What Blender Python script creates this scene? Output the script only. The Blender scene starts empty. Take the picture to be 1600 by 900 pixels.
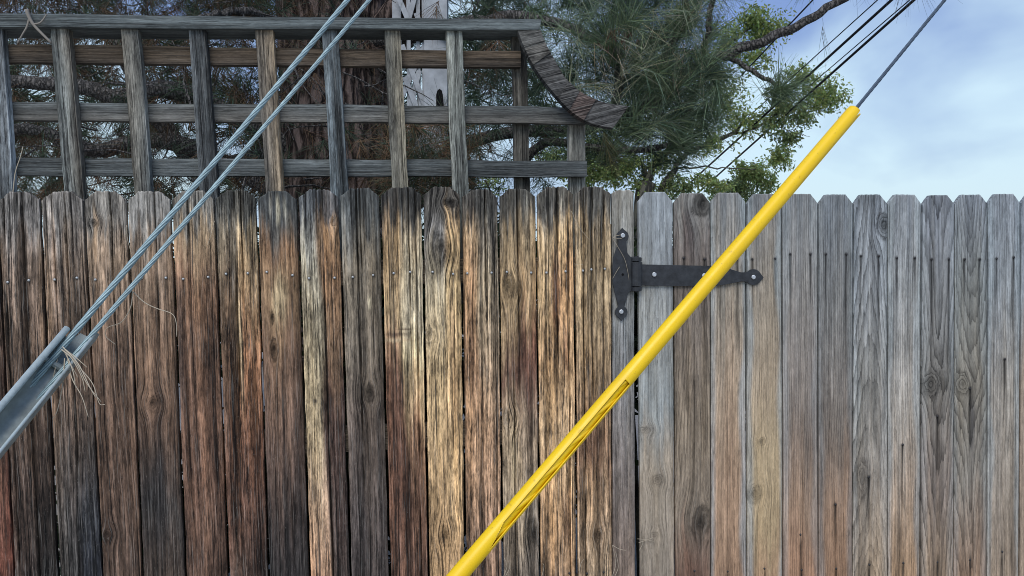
import bpy, math, random
import numpy as np
from mathutils import Vector, Matrix
random.seed(7); RNG = np.random.default_rng(11)
sc = bpy.context.scene
C = sc.collection

# ------------------------------------------------------------------ camera
YAW, PITCH, ROLL, FPX = 0.1261, -0.0415, -0.0171, 1166.4      # fence front lies in the plane y = 0, x to the right
CAM = np.array([0.0, -2.7413, 1.5778])
FW = np.array([math.sin(YAW)*math.cos(PITCH), math.cos(YAW)*math.cos(PITCH), math.sin(PITCH)])
R0 = np.array([math.cos(YAW), -math.sin(YAW), 0.0]); U0 = np.cross(R0, FW)
RT = math.cos(ROLL)*R0 + math.sin(ROLL)*U0
UP = -math.sin(ROLL)*R0 + math.cos(ROLL)*U0
cd = bpy.data.cameras.new('camera'); cam = bpy.data.objects.new('camera', cd); C.objects.link(cam)
cd.sensor_width = 36.0; cd.lens = 36.0*FPX/1600.0; cd.clip_start = 0.05; cd.clip_end = 2000
M4 = Matrix.Identity(4)
for i in range(3):
    M4[i][0], M4[i][1], M4[i][2], M4[i][3] = RT[i], UP[i], -FW[i], CAM[i]
cam.matrix_world = M4
sc.camera = cam

# ------------------------------------------------------------------ sky and sun
SUN_EL, SUN_AZ = math.radians(52), math.radians(200)          # behind the camera, a little to the left
w = bpy.data.worlds.new('World'); sc.world = w; w.use_nodes = True
nt = w.node_tree; nt.nodes.clear()
def wn(t, **k):
    n = nt.nodes.new(t)
    for a, b in k.items(): setattr(n, a, b)
    return n
out = wn('ShaderNodeOutputWorld'); bg = wn('ShaderNodeBackground'); bg.inputs['Strength'].default_value = 0.1
sky = wn('ShaderNodeTexSky', sky_type='NISHITA', sun_disc=False)
sky.sun_elevation = SUN_EL; sky.sun_rotation = SUN_AZ; sky.air_density = 1.2; sky.dust_density = 1.5; sky.ozone_density = 1.5
tc = wn('ShaderNodeTexCoord'); mp = wn('ShaderNodeMapping'); mp.inputs['Scale'].default_value = (1.0, 1.0, 1.7)
mp.inputs['Location'].default_value = (0.9, 0.55, 0.35)
no = wn('ShaderNodeTexNoise'); no.inputs['Scale'].default_value = 3.4; no.inputs['Detail'].default_value = 5.0
no.inputs['Roughness'].default_value = 0.45; no.inputs['Distortion'].default_value = 0.3
cr = wn('ShaderNodeValToRGB'); cr.color_ramp.elements[0].position = 0.37; cr.color_ramp.elements[1].position = 0.63
cr.color_ramp.elements[0].color = (1.7, 2.6, 5.3, 1); cr.color_ramp.elements[1].color = (5.2, 6.8, 7.9, 1)
mx = wn('ShaderNodeMix', data_type='RGBA'); mx.inputs[0].default_value = 0.78
L = nt.links.new
L(tc.outputs['Generated'], mp.inputs['Vector']); L(mp.outputs['Vector'], no.inputs['Vector']); 
sp_ = wn('ShaderNodeSeparateXYZ'); L(tc.outputs['Generated'], sp_.inputs[0])          # cloud thickens towards the horizon all round
hz = wn('ShaderNodeMapRange'); hz.inputs[1].default_value = 0.0; hz.inputs[2].default_value = 0.40; hz.inputs[3].default_value = 0.20; hz.inputs[4].default_value = -0.13
L(sp_.outputs['Z'], hz.inputs[0]); ad = wn('ShaderNodeMath', operation='ADD'); L(no.outputs['Fac'], ad.inputs[0]); L(hz.outputs[0], ad.inputs[1]); L(ad.outputs[0], cr.inputs['Fac'])
L(sky.outputs['Color'], mx.inputs[6]); L(cr.outputs['Color'], mx.inputs[7]); L(mx.outputs[2], bg.inputs['Color']); L(bg.outputs['Background'], out.inputs['Surface'])
sd = bpy.data.lights.new('sun', 'SUN'); sd.energy = 1.9; sd.angle = math.radians(40); sd.color = (1.0, 0.95, 0.89)
so = bpy.data.objects.new('sun', sd); C.objects.link(so)
sdir = Vector((math.sin(SUN_AZ)*math.cos(SUN_EL), math.cos(SUN_AZ)*math.cos(SUN_EL), math.sin(SUN_EL)))
so.rotation_euler = sdir.to_track_quat('Z', 'Y').to_euler(); so.location = (0, -6, 8)
vs = sc.view_settings; vs.view_transform = 'Standard'; vs.look = 'None'; vs.gamma = 1.0; vs.use_curve_mapping = False
vs.exposure = 0.40
sc.cycles.filter_width = 0.95

# ------------------------------------------------------------------ helpers
def ray(px, py): return FW + RT*((px-800)/FPX) - UP*((py-450)/FPX)
def atY(px, py, Y=0.0):                      # measured image point -> point on the upright plane y = Y
    d = ray(px, py); return CAM + d*((Y-CAM[1])/d[1])
def atD(px, py, D): return CAM + ray(px, py)*D   # measured image point -> point D metres in front
def lin(c):
    c = np.asarray(c, float)/255.0
    c = np.where(c <= 0.04045, c/12.92, ((c+0.055)/1.055)**2.4)
    g = c.mean(-1, keepdims=True); return c*0.81+g*0.19
def tag(o, label=None, cat=None, group=None, kind=None):
    if label: o['label'] = label
    if cat: o['category'] = cat
    if group: o['group'] = group
    if kind: o['kind'] = kind
    return o
def empty(name, loc, label=None, cat=None, group=None):
    o = bpy.data.objects.new(name, None); C.objects.link(o); o.location = Vector(loc); o.empty_display_size = 0.1
    return tag(o, label, cat, group)
def link(name, me, parent=None):
    o = bpy.data.objects.new(name, me); C.objects.link(o)
    if parent is not None:
        o.parent = parent
        p = Vector((0, 0, 0)); q = parent
        while q is not None: p += q.location; q = q.parent
        o.location = -p if True else o.location
    return o
class MB:                                     # collects verts / faces / per-vertex colour
    def __init__(s): s.v = []; s.f = []; s.c = []
    def add(s, vs, fs, col=None):
        n = len(s.v); s.v.extend([tuple(float(k) for k in a) for a in vs]); s.f.extend([tuple(n+i for i in f) for f in fs])
        if col is not None: s.c.extend([col]*len(vs)) if not isinstance(col, list) else s.c.extend(col)
    def mesh(s, name, mat, smooth=False):
        me = bpy.data.meshes.new(name); me.from_pydata(s.v, [], s.f); me.update()
        if s.c:
            a = me.color_attributes.new('tint', 'FLOAT_COLOR', 'POINT')
            a.data.foreach_set('color', np.array([tuple(c[:3])+(1.0,) for c in s.c], 'f').ravel())
        me.materials.append(mat)
        if smooth: me.polygons.foreach_set('use_smooth', [True]*len(me.polygons))
        return me
    def build(s, name, mat, parent=None, smooth=False): return link(name, s.mesh(name, mat, smooth), parent)
def frame(d):
    d = np.asarray(d, float); d = d/np.linalg.norm(d)
    a = np.array([0, 0, 1.0]) if abs(d[2]) < 0.9 else np.array([1.0, 0, 0])
    x = np.cross(a, d); x /= np.linalg.norm(x); return x, np.cross(d, x), d
def tube(mb, pts, rad, n=6, cap=True, col=None):
    pts = [np.asarray(p, float) for p in pts]; m = len(pts)
    rad = [rad]*m if np.isscalar(rad) else rad
    vs = []; fs = []; x = None
    for i in range(m):
        d = pts[min(i+1, m-1)]-pts[max(i-1, 0)]; d = d/(np.linalg.norm(d)+1e-9)
        if x is None: x, y, _ = frame(d)
        else:
            x = x-d*np.dot(x, d); x /= np.linalg.norm(x)+1e-9; y = np.cross(d, x)
        for k in range(n):
            a = 2*math.pi*k/n; vs.append(pts[i]+rad[i]*(math.cos(a)*x+math.sin(a)*y))
    for i in range(m-1):
        for k in range(n):
            a, b = i*n+k, i*n+(k+1) % n; fs.append((a, b, b+n, a+n))
    if cap: fs.append(tuple(range(n-1, -1, -1))); fs.append(tuple((m-1)*n+k for k in range(n)))
    mb.add(vs, fs, col)
def box8(mb, c8, col=None):                   # 4 front corners (ccw seen from the front) + 4 back
    mb.add(c8, [(0, 1, 2, 3), (7, 6, 5, 4), (0, 4, 5, 1), (1, 5, 6, 2), (2, 6, 7, 3), (3, 7, 4, 0)], col)
def smoothcurve(pts, n=6):
    P = [np.asarray(p, float) for p in pts]; P = [2*P[0]-P[1]]+P+[2*P[-1]-P[-2]]; o = []
    for i in range(1, len(P)-2):
        for k in range(n):
            t = k/n; a, b, c, d = P[i-1:i+3]
            o.append(0.5*((2*b)+(c-a)*t+(2*a-5*b+4*c-d)*t*t+(3*b-a-3*c+d)*t**3))
    o.append(P[-2]); return o
def vnoise(x, y, seed=0):                     # smooth 2-D value noise, numpy arrays, range about -1..1
    r = np.random.default_rng(seed); T = r.uniform(-1, 1, (256, 256))
    xi = np.floor(x).astype(int); yi = np.floor(y).astype(int); fx = x-xi; fy = y-yi
    fx = fx*fx*(3-2*fx); fy = fy*fy*(3-2*fy)
    g = lambda a, b: T[a % 256, b % 256]
    return (g(xi, yi)*(1-fx)+g(xi+1, yi)*fx)*(1-fy)+(g(xi, yi+1)*(1-fx)+g(xi+1, yi+1)*fx)*fy

# ------------------------------------------------------------------ materials
def newmat(name):
    m = bpy.data.materials.new(name); m.use_nodes = True; t = m.node_tree; t.nodes.clear()
    o = t.nodes.new('ShaderNodeOutputMaterial'); b = t.nodes.new('ShaderNodeBsdfPrincipled'); t.links.new(b.outputs[0], o.inputs[0])
    return m, t, b
class N:                                      # tiny node-graph helper
    def __init__(s, t): s.t = t
    def n(s, typ, ins=None, **k):
        n = s.t.nodes.new(typ)
        for a, b in k.items(): setattr(n, a, b)
        for a, b in (ins or {}).items(): s.set(n.inputs[a], b)
        return n
    def set(s, i, v):
        if isinstance(v, bpy.types.NodeSocket): s.t.links.new(v, i)
        else: i.default_value = v
    def math(s, op, a, b=0.0, clamp=False):
        n = s.n('ShaderNodeMath', operation=op, use_clamp=clamp); s.set(n.inputs[0], a); s.set(n.inputs[1], b); return n.outputs[0]
    def vscale(s, v, xyz):
        n = s.n('ShaderNodeVectorMath', operation='MULTIPLY'); s.set(n.inputs[0], v); n.inputs[1].default_value = xyz; return n.outputs[0]
    def noise(s, v, scale=1.0, detail=2.0, rough=0.5, dist=0.0):
        n = s.n('ShaderNodeTexNoise', {'Scale': scale, 'Detail': detail, 'Roughness': rough, 'Distortion': dist}); s.set(n.inputs['Vector'], v); return n.outputs['Fac']
    def mapr(s, v, a, b, c, d):
        n = s.n('ShaderNodeMapRange', {1: a, 2: b, 3: c, 4: d}); s.set(n.inputs[0], v); return n.outputs[0]
    def mix(s, f, a, b, mode='MIX'):
        n = s.n('ShaderNodeMix', data_type='RGBA', blend_type=mode); s.set(n.inputs[0], f); s.set(n.inputs[6], a); s.set(n.inputs[7], b); return n.outputs[2]
    def bump(s, h, strength, dist):
        return s.n('ShaderNodeBump', {'Height': h, 'Strength': strength, 'Distance': dist}).outputs[0]

def wood_material():
    m, t, b = newmat('weathered_wood'); g = N(t)
    gr = g.n('ShaderNodeAttribute', attribute_name='grain').outputs['Vector']
    st = g.n('ShaderNodeAttribute', attribute_name='stain'); col = st.outputs['Color']; ringamp = st.outputs['Alpha']
    rg = g.n('ShaderNodeAttribute', attribute_name='ring').outputs['Fac']
    rough = g.n('ShaderNodeAttribute', attribute_name='rough').outputs['Fac']
    f1 = g.noise(g.vscale(gr, (420, 7, 1)), 1, 5, 0.72)
    f2 = g.noise(g.vscale(gr, (120, 2.2, 1)), 1, 4, 0.68)
    f3 = g.noise(g.vscale(gr, (34, 8, 1)), 1, 5, 0.68)
    f4 = g.noise(g.vscale(gr, (560, 60, 1)), 1, 3, 0.65)
    fl = g.noise(g.vscale(gr, (135, 20, 3.1)), 1, 5, 0.7)
    # growth rings
    rw = g.math('ADD', rg, g.math('MULTIPLY', f2, 0.9))
    saw = g.math('FRACT', rw)
    ring = g.math('POWER', saw, 2.6)
    ringd = g.math('SUBTRACT', 1.0, g.math('MULTIPLY', g.math('MULTIPLY', ring, ringamp), 0.85))
    ringl = g.math('ADD', ringd, g.math('MULTIPLY', ringamp, 0.22))
    # long fibres: light and dark
    fa = g.math('MULTIPLY', g.math('SUBTRACT', f1, 0.5), g.math('MULTIPLY', rough, 2.1))
    fb = g.math('MULTIPLY', g.math('SUBTRACT', f2, 0.5), g.math('MULTIPLY', rough, 2.7))
    fc = g.math('MULTIPLY', g.math('SUBTRACT', f3, 0.5), g.math('ADD', g.math('MULTIPLY', rough, 1.7), 0.3))
    fd = g.math('MULTIPLY', g.math('SUBTRACT', f4, 0.5), g.math('ADD', g.math('MULTIPLY', rough, 1.1), 0.25))
    fe = g.math('MULTIPLY', g.math('SUBTRACT', g.mapr(fl, 0.44, 0.54, 0.0, 1.0), 0.5), g.math('MULTIPLY', rough, 0.40))
    k = g.math('ADD', g.math('ADD', g.math('ADD', fa, fe), fb), g.math('ADD', fc, g.math('ADD', fd, 1.0)))
    k = g.math('MULTIPLY', g.math('POWER', g.math('MAXIMUM', k, 0.10), 1.5), ringl)
    # checks: narrow dark splits along the grain
    ck = g.noise(g.vscale(gr, (150, 1.35, 1)), 1, 3, 0.55); ck2 = g.noise(g.vscale(gr, (310, 7, 2.3)), 1, 3, 0.55)
    ckm = g.math('MULTIPLY', g.math('MAXIMUM', g.mapr(ck, 0.355, 0.385, 1.0, 0.0), g.mapr(ck2, 0.33, 0.37, 0.85, 0.0)), g.math('MULTIPLY', rough, 1.2), True)
    k2 = g.math('MULTIPLY', k, g.math('SUBTRACT', 1.0, g.math('MULTIPLY', ckm, 0.82)))
    cc = g.n('ShaderNodeCombineColor', {0: k2, 1: k2, 2: k2}).outputs[0]
    c = g.mix(1.0, col, cc, 'MULTIPLY')
    # lifted silver fibres and flecks
    sil = g.math('MAXIMUM', g.mapr(g.noise(g.vscale(gr, (330, 5.0, 1.7)), 1, 3, 0.6), 0.58, 0.63, 0.0, 0.85), g.mapr(g.noise(g.vscale(gr, (420, 95, 1.7)), 1, 3, 0.6), 0.645, 0.70, 0.0, 0.9))
    silc = g.mix(1.0, g.mix(0.22, c, (0.34, 0.33, 0.30, 1)), (1.45, 1.45, 1.45, 1), 'MULTIPLY')
    c = g.mix(g.math('MULTIPLY', sil, g.math('MULTIPLY', rough, 1.1), True), c, silc)
    t.links.new(c, b.inputs['Base Color'])
    rr = g.mapr(f3, 0.2, 0.8, 0.72, 0.95); t.links.new(rr, b.inputs['Roughness']); b.inputs['Specular IOR Level'].default_value = 0.25
    h = g.math('ADD', g.math('ADD', g.math('MULTIPLY', f1, 0.8), g.math('MULTIPLY', f2, 1.0)), g.math('SUBTRACT', g.math('MULTIPLY', ring, -0.5), g.math('MULTIPLY', ckm, 1.6)))
    t.links.new(g.bump(h, 0.9, 0.0030), b.inputs['Normal'])
    return m
WOOD = wood_material()
def simple(name, col, rough=0.6, metal=0.0, spec=0.5, var=0.25, scale=20.0, bump=0.0, bscale=60.0, bd=0.002):
    m, t, b = newmat(name); g = N(t); co = g.n('ShaderNodeTexCoord').outputs['Object']
    n1 = g.noise(co, scale, 4, 0.6)
    k = g.mapr(n1, 0.25, 0.75, 1-var, 1+var); cc = g.n('ShaderNodeCombineColor', {0: k, 1: k, 2: k}).outputs[0]
    t.links.new(g.mix(1.0, tuple(col)+(1,), cc, 'MULTIPLY'), b.inputs['Base Color'])
    t.links.new(g.mapr(g.noise(co, scale*2.3, 3, 0.6), 0.3, 0.7, max(0.05, rough-0.12), min(1, rough+0.12)), b.inputs['Roughness'])
    b.inputs['Metallic'].default_value = metal; b.inputs['Specular IOR Level'].default_value = spec
    if bump: t.links.new(g.bump(g.noise(co, bscale, 4, 0.6), bump, bd), b.inputs['Normal'])
    return m
def tinted(name, rough=0.7, transl=0.0, spec=0.3):     # colour from the per-vertex 'tint' of leaves, needles, stalks
    m, t, b = newmat(name); g = N(t)
    at = g.n('ShaderNodeAttribute', attribute_name='tint').outputs['Color']; t.links.new(at, b.inputs['Base Color'])
    b.inputs['Roughness'].default_value = rough; b.inputs['Specular IOR Level'].default_value = spec
    if transl:
        tr = g.n('ShaderNodeBsdfTranslucent'); t.links.new(at, tr.inputs['Color'])
        ms = g.n('ShaderNodeMixShader', {0: transl}); t.links.new(b.outputs[0], ms.inputs[1]); t.links.new(tr.outputs[0], ms.inputs[2])
        o = [n for n in t.nodes if n.type == 'OUTPUT_MATERIAL'][0]; t.links.new(ms.outputs[0], o.inputs[0])
    return m
NEEDLE = tinted('pine_needle', 0.6, 0.15); LEAF = tinted('leaf', 0.55, 0.4); STALK = tinted('dry_stalk', 0.8)
BLACKIRON = simple('black_powder_coat', (0.026, 0.029, 0.033), 0.5, 0.0, 0.45, 0.55, 45, 0.6, 300, 0.001)
ZINC = simple('zinc_plated_steel', (0.55, 0.58, 0.60), 0.45, 0.6, 0.5, 0.25, 90, 0.2, 300)
GALV = simple('galvanised_steel', (0.215, 0.25, 0.245), 0.55, 0.2, 0.5, 0.3, 40, 0.15, 120)
LIP = simple('pale_galvanised_edge', (0.52, 0.60, 0.58), 0.42, 0.3, 0.5, 0.2, 50, 0.15, 120)  # paler tone of the channel steel for its rolled lips
STRAND = simple('galvanised_strand', (0.27, 0.37, 0.39), 0.5, 0.35, 0.5, 0.25, 60)
DARKWIRE = simple('dull_blue_grey_strand', (0.07, 0.10, 0.14), 0.55, 0.3, 0.4, 0.25, 40)
RUBBER = simple('black_cable_sheath', (0.012, 0.013, 0.016), 0.6, 0.0, 0.3, 0.2, 10)
NAILBRIGHT = simple('dull_nail_head', (0.42, 0.44, 0.44), 0.5, 0.4, 0.5, 0.35, 200)
NAILDARK = simple('rusty_nail_head', (0.035, 0.034, 0.036), 0.6, 0.2, 0.4, 0.35, 200)
WHITEPAINT = simple('weathered_white_paint', (0.36, 0.39, 0.42), 0.7, 0.0, 0.3, 0.3, 14, 0.2, 60)
HOLESHADE = simple('painted_hole_shade', (0.008, 0.008, 0.009), 0.9, 0, 0.1, 0.2, 10)  # near-black colour standing for the shade inside holes

def yellow_material():
    m, t, b = newmat('yellow_plastic'); g = N(t); co = g.n('ShaderNodeTexCoord').outputs['Object']
    n1 = g.noise(co, 18, 5, 0.65); n2 = g.noise(g.vscale(co, (60, 60, 60)), 1, 3, 0.6)
    c = g.mix(g.mapr(n1, 0.35, 0.75, 0, 0.5), (0.98, 0.67, 0.008, 1), (0.92, 0.58, 0.010, 1))
    c = g.mix(g.mapr(n2, 0.63, 0.74, 0, 0.6), c, (0.42, 0.26, 0.03, 1))
    n3 = g.noise(co, 6.5, 6, 0.7); c = g.mix(g.mapr(n3, 0.52, 0.75, 0, 0.35), c, (0.62, 0.42, 0.05, 1))
    n4 = g.noise(co, 240, 2, 0.5); c = g.mix(g.mapr(n4, 0.70, 0.76, 0, 0.5), c, (0.30, 0.22, 0.06, 1))
    t.links.new(c, b.inputs['Base Color']); t.links.new(g.mapr(n1, 0.3, 0.7, 0.28, 0.45), b.inputs['Roughness'])
    b.inputs['Specular IOR Level'].default_value = 0.5
    t.links.new(g.bump(n2, 0.15, 0.001), b.inputs['Normal'])
    tr = g.n('ShaderNodeBsdfTranslucent'); t.links.new(c, tr.inputs['Color']); ms = g.n('ShaderNodeMixShader', {0: 0.14})
    t.links.new(b.outputs[0], ms.inputs[1]); t.links.new(tr.outputs[0], ms.inputs[2])
    t.links.new(ms.outputs[0], [n for n in t.nodes if n.type == 'OUTPUT_MATERIAL'][0].inputs[0]); return m
YELLOW = yellow_material()
def bark_material(name, c1, c2, c3, sc_=(14, 14, 4)):
    m, t, b = newmat(name); g = N(t); co = g.n('ShaderNodeTexCoord').outputs['Object']; v = g.vscale(co, sc_)
    vo = g.n('ShaderNodeTexVoronoi', {'Scale': 1.0}, feature='DISTANCE_TO_EDGE'); 
    wv = g.n('ShaderNodeVectorMath', operation='ADD'); t.links.new(v, wv.inputs[0])
    nz = g.n('ShaderNodeTexNoise', {'Scale': 1.6, 'Detail': 3.0}); t.links.new(v, nz.inputs['Vector']); t.links.new(nz.outputs['Color'], wv.inputs[1]); t.links.new(wv.outputs[0], vo.inputs['Vector'])
    e = g.mapr(vo.outputs['Distance'], 0.02, 0.22, 0, 1); n1 = g.noise(v, 3.0, 5, 0.65)
    c = g.mix(n1, tuple(c2)+(1,), tuple(c3)+(1,)); c = g.mix(e, tuple(c1)+(1,), c)
    t.links.new(c, b.inputs['Base Color']); b.inputs['Roughness'].default_value = 0.9; b.inputs['Specular IOR Level'].default_value = 0.15
    t.links.new(g.bump(g.math('ADD', e, n1), 0.9, 0.03), b.inputs['Normal']); return m
PINEBARK = bark_material('pine_bark', (0.022, 0.016, 0.014), (0.25, 0.19, 0.165), (0.13, 0.10, 0.088))
TWIGBARK = bark_material('twig_bark', (0.08, 0.077, 0.073), (0.29, 0.275, 0.26), (0.18, 0.17, 0.16), (60, 60, 20))
GREYBARK = bark_material('grey_bark', (0.04, 0.04, 0.035), (0.17, 0.165, 0.13), (0.10, 0.10, 0.08), (10, 10, 3))

# ------------------------------------------------------------------ ground
def ground():
    m, t, b = newmat('alley_dirt'); g = N(t); co = g.n('ShaderNodeTexCoord').outputs['Object']
    n1 = g.noise(co, 0.8, 6, 0.6); n2 = g.noise(co, 30, 4, 0.7)
    c = g.mix(n1, (0.27, 0.25, 0.22, 1), (0.40, 0.375, 0.34, 1)); c = g.mix(g.mapr(n2, 0.4, 0.7, 0, 0.6), c, (0.20, 0.185, 0.16, 1))
    t.links.new(c, b.inputs['Base Color']); b.inputs['Roughness'].default_value = 0.95; t.links.new(g.bump(n2, 0.6, 0.02), b.inputs['Normal'])
    s = 600; mb = MB(); mb.add([(-s, -s, 0), (s, -s, 0), (s, s, 0), (-s, s, 0)], [(0, 1, 2, 3)])
    tag(mb.build('ground', m), kind='structure', label='packed dirt ground of the alley and yard')
ground()

# ------------------------------------------------------------------ fence boards
ALB = 1.86*np.array([0.995, 1.0, 0.965])                                     # photographed brightness -> reflectance of the sound wood
class Spec: pass
def board_mesh(name, xLt, xRt, xLb, xRb, ztop, seed, rows, cracks=(), knots=(), blots=(), streaks=(), ringamp=0.25, ringfreq=90.0,
               rough=0.6, cath=0.0, y0=0.0, ear=(0.036, 0.03), zlow=0.0, thick=0.017, edgegrey=0.0, cup=0.001, topgrey=None, bandk=0.55, bright_k=1.0):
    """one picket. x edges are given at z = 1.8 and z = 0.55; everything else is in metres on the board"""
    r = np.random.default_rng(seed)
    hw_m = (xRt-xLt)/2
    cols = list(np.linspace(-1, 1, 37))
    for (sx, sz, ln, wd, stg) in streaks: cols += [(sx+k*wd)/hw_m for k in (-2.2, -1, 0, 1, 2.2)]
    fu = 1-ear[0]/hw_m
    cols += [fu, -fu]
    for (cu, z0, z1, dep, wid) in cracks: cols += [cu-2.2*wid/hw_m, cu-wid/hw_m, cu, cu+wid/hw_m, cu+2.2*wid/hw_m]
    cols = sorted(set(np.round(np.clip(cols, -1, 1), 4)))
    keep = [cols[0]]
    cu_set = {round(float(np.clip(c[0]+k*c[4]/hw_m, -1, 1)), 4) for c in cracks for k in (-2.2, -1, 0, 1, 2.2)}
    for c in cols[1:]:
        if c-keep[-1] > 0.02 or c in cu_set or c == 1.0: keep.append(c)
    u = np.array(keep)
    zz = np.concatenate([np.arange(zlow, 0.5, 0.06), np.arange(0.5, ztop-0.06, 0.0052), np.linspace(ztop-0.06, ztop, 12)])
    Ug, Zg = np.meshgrid(u, zz)
    tt = (Zg-0.55)/1.25
    xl = xLb+(xLt-xLb)*tt; xr = xRb+(xRt-xRb)*tt
    topz = ztop-np.maximum(0, (np.abs(Ug)-fu)/(1-fu))*ear[1] + rough*0.0035*vnoise(Ug*14, Ug*0+seed, seed)
    z1 = ztop-0.06
    Z = np.where(Zg > z1, z1+(Zg-z1)*(topz-z1)/0.06, Zg)
    xc = (xl+xr)/2; hw = (xr-xl)/2
    wig = 0.0022*vnoise(Z*2.2+seed, Z*0, seed+1)+0.0009*vnoise(Z*11+seed, Z*0, seed+2)
    edge = rough*0.0016*vnoise(Z*16+3, np.sign(Ug)*5+seed, seed+3)*(np.abs(Ug) > 0.98)
    lx = Ug*hw                                   # metres from the centre line
    X = xc+lx+wig*(1-np.abs(Ug)**4)+edge
    Y = y0+cup*(Ug**2)+0.0016*vnoise(Z*3+seed, Ug*2, seed+4)-0.0008*rough*vnoise(lx*160, Z*6, seed+5)
    # grain field flowing round the knots
    gu = lx.copy()+0.004*vnoise(Z*1.6+seed, lx*6, seed+6)+0.0012*vnoise(Z*7, lx*25, seed+7)
    knotd = np.zeros_like(Z); kring = np.zeros_like(Z); halo = np.zeros_like(Z); core = np.zeros_like(Z)
    for (kx, kz, a, bb, dark) in knots:
        dx = lx-kx; dz = Z-kz
        gu = gu-dx*0.85*np.exp(-(dz/(2.1*bb))**2)*np.exp(-(dx/(2.2*a))**2)
        d = np.sqrt((dx/a)**2+(dz/bb)**2)*(1+0.20*vnoise(np.cos(np.arctan2(dz, dx))*1.6+5, np.sin(np.arctan2(dz, dx))*1.6+seed, seed+8)+0.14*vnoise(dx*240, dz*160, seed+37))
        knotd = np.maximum(knotd, dark*np.exp(-d**4*0.9)); kring += 2.6*np.clip(1.15-d, 0, 1)
        core = np.maximum(core, abs(dark)*np.exp(-(d/.55)**4)*(0.7+0.5*vnoise(dx*500, dz*400, seed+35)))
        halo = np.maximum(halo, abs(dark)*np.exp(-((d-1.15)/0.22)**2))
        Y = Y-0.002*np.exp(-d**2)+0.005*np.exp(-(d/0.45)**2)*max(dark, 0)
    # cracks: real grooves
    crk = np.zeros_like(Z)
    for (cu, z0, z1c, dep, wid) in cracks:
        env = np.clip((Z-z0)/0.10, 0, 1)*np.clip((z1c-Z)/0.10, 0, 1)*(0.65+0.5*vnoise(Z*9+cu*40, Z*0, seed+9))
        dd = np.abs(Ug-cu)*hw_m/wid
        prof = np.where(dd < 1.1, 1.0, 0.0)
        Y = Y+dep*env*prof; crk = np.maximum(crk, np.clip(env*1.5, 0, 1)*(dd < 1.1))
    # stain
    zr = np.array([q[0] for q in rows]); o = np.argsort(zr)
    cl = lin([q[1] for q in rows])[o]; crr = lin([q[2] for q in rows])[o]; zr = zr[o]
    zs = Z+0.085*vnoise(gu*48, Z*1.2, seed+10)+0.07*vnoise(gu*150, Z*1.6, seed+11)
    side = np.clip(0.5+Ug*2.4+0.7*vnoise(Z*3, gu*20, seed+12), 0, 1); side = side*side*(3-2*side)
    col = np.zeros(Z.shape+(4,))
    for k in range(3): col[..., k] = np.interp(zs, zr, cl[:, k])*(1-side)+np.interp(zs, zr, crr[:, k])*side
    s1 = vnoise(gu*70, Z*1.3+seed, seed+13); s2 = vnoise(gu*25+9, Z*2.6, seed+14); s3 = vnoise(gu*190, Z*2.0, seed+15)
    m = 0.97+rough*(0.38*s1+0.26*s2+0.36*s3)+0.10*vnoise(Z*5, gu*10, seed+16)
    col[..., :3] *= np.clip(m, 0.3, 1.9)[..., None]
    bn = vnoise(gu*42+seed, Z*0.75, seed+31)+0.45*vnoise(gu*110, Z*1.7, seed+32)
    band = np.clip((bn-0.26)/0.10, 0, 1); pale = np.clip((-bn-0.30)/0.12, 0, 1)
    col[..., :3] *= (1-bandk*rough*band+0.6*rough*pale)[..., None]
    bt = np.clip((vnoise(gu*26+4, Z*4.5, seed+33)+0.5*vnoise(gu*110, Z*12, seed+34)-0.42)/0.16, 0, 1)
    col[..., :3] *= (1-0.42*rough*bt)[..., None]
    # warm heartwood streaks against grey sapwood
    warm = np.clip(vnoise(gu*50+3, Z*1.1, seed+17), 0, 1)*0.22*rough
    col[..., 0] *= 1+0.35*warm; col[..., 2] *= 1-0.55*warm
    if topgrey is not None:
        q = np.clip((Z-(ztop-0.125)+0.075*vnoise(gu*80, Z*1.5, seed+25)+0.05*vnoise(gu*230, Z*3, seed+26))/0.045, 0, 1)[..., None]*0.88
        col[..., :3] = col[..., :3]*(1-q)+lin(topgrey)*(0.9+0.55*s3+0.3*s1)[..., None]*q
    for (bx, bz, rx, rz, bc, bs) in blots:
        q = np.exp(-np.abs((lx-bx+0.25*rx*vnoise(Z*20, lx*40, seed+18))/rx)**3-np.abs((Z-bz)/rz+0.35*vnoise(lx*120, Z*6, seed+19))**3)*bs
        q = np.clip(q, 0, 1)[..., None]; col[..., :3] = col[..., :3]*(1-q)+lin(bc)*(0.8+0.35*s3)[..., None]*q
    for (sx, sz, ln, wd, stg) in streaks:        # rust streak running down from a nail
        q = stg*np.exp(-((lx-sx-0.0012*vnoise(Z*14, Z*0, seed+20))/wd)**2)*np.clip((sz+0.004-Z)/0.006, 0, 1)*np.clip(1-(sz-Z)/ln, 0, 1)**0.6*(Z < sz+0.006)
        col[..., :3] *= (1-np.clip(q, 0, 0.93))[..., None]
    if edgegrey:
        q = (edgegrey*np.clip((np.abs(Ug)-0.62+0.18*vnoise(Z*4, np.sign(Ug)*3, seed+21))/0.22, 0, 1)*0.75)[..., None]
        col[..., :3] = col[..., :3]*(1-q)+lin((122, 132, 136))*q
    lum = col[..., :3].max(-1)*1.7; col[..., :3] *= np.minimum(1.0, (0.42+0.4*np.clip(lum-0.42, 0, None))/np.maximum(lum, 0.42))[..., None]   # soft cap on the palest board tones
    col[..., :3] *= ALB*bright_k
    kd = np.clip(knotd, -1, 1); col[..., :3] *= (np.maximum(0.10, 1-0.75*np.clip(kd, 0, 1)-0.55*np.clip(halo, 0, 1))*(1-0.65*np.clip(core, 0, 1)))[..., None]
    col[..., :3] *= (1-0.8*crk)[..., None]  # dirt and the groove's deep shade, both painted into the crack colour
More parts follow.
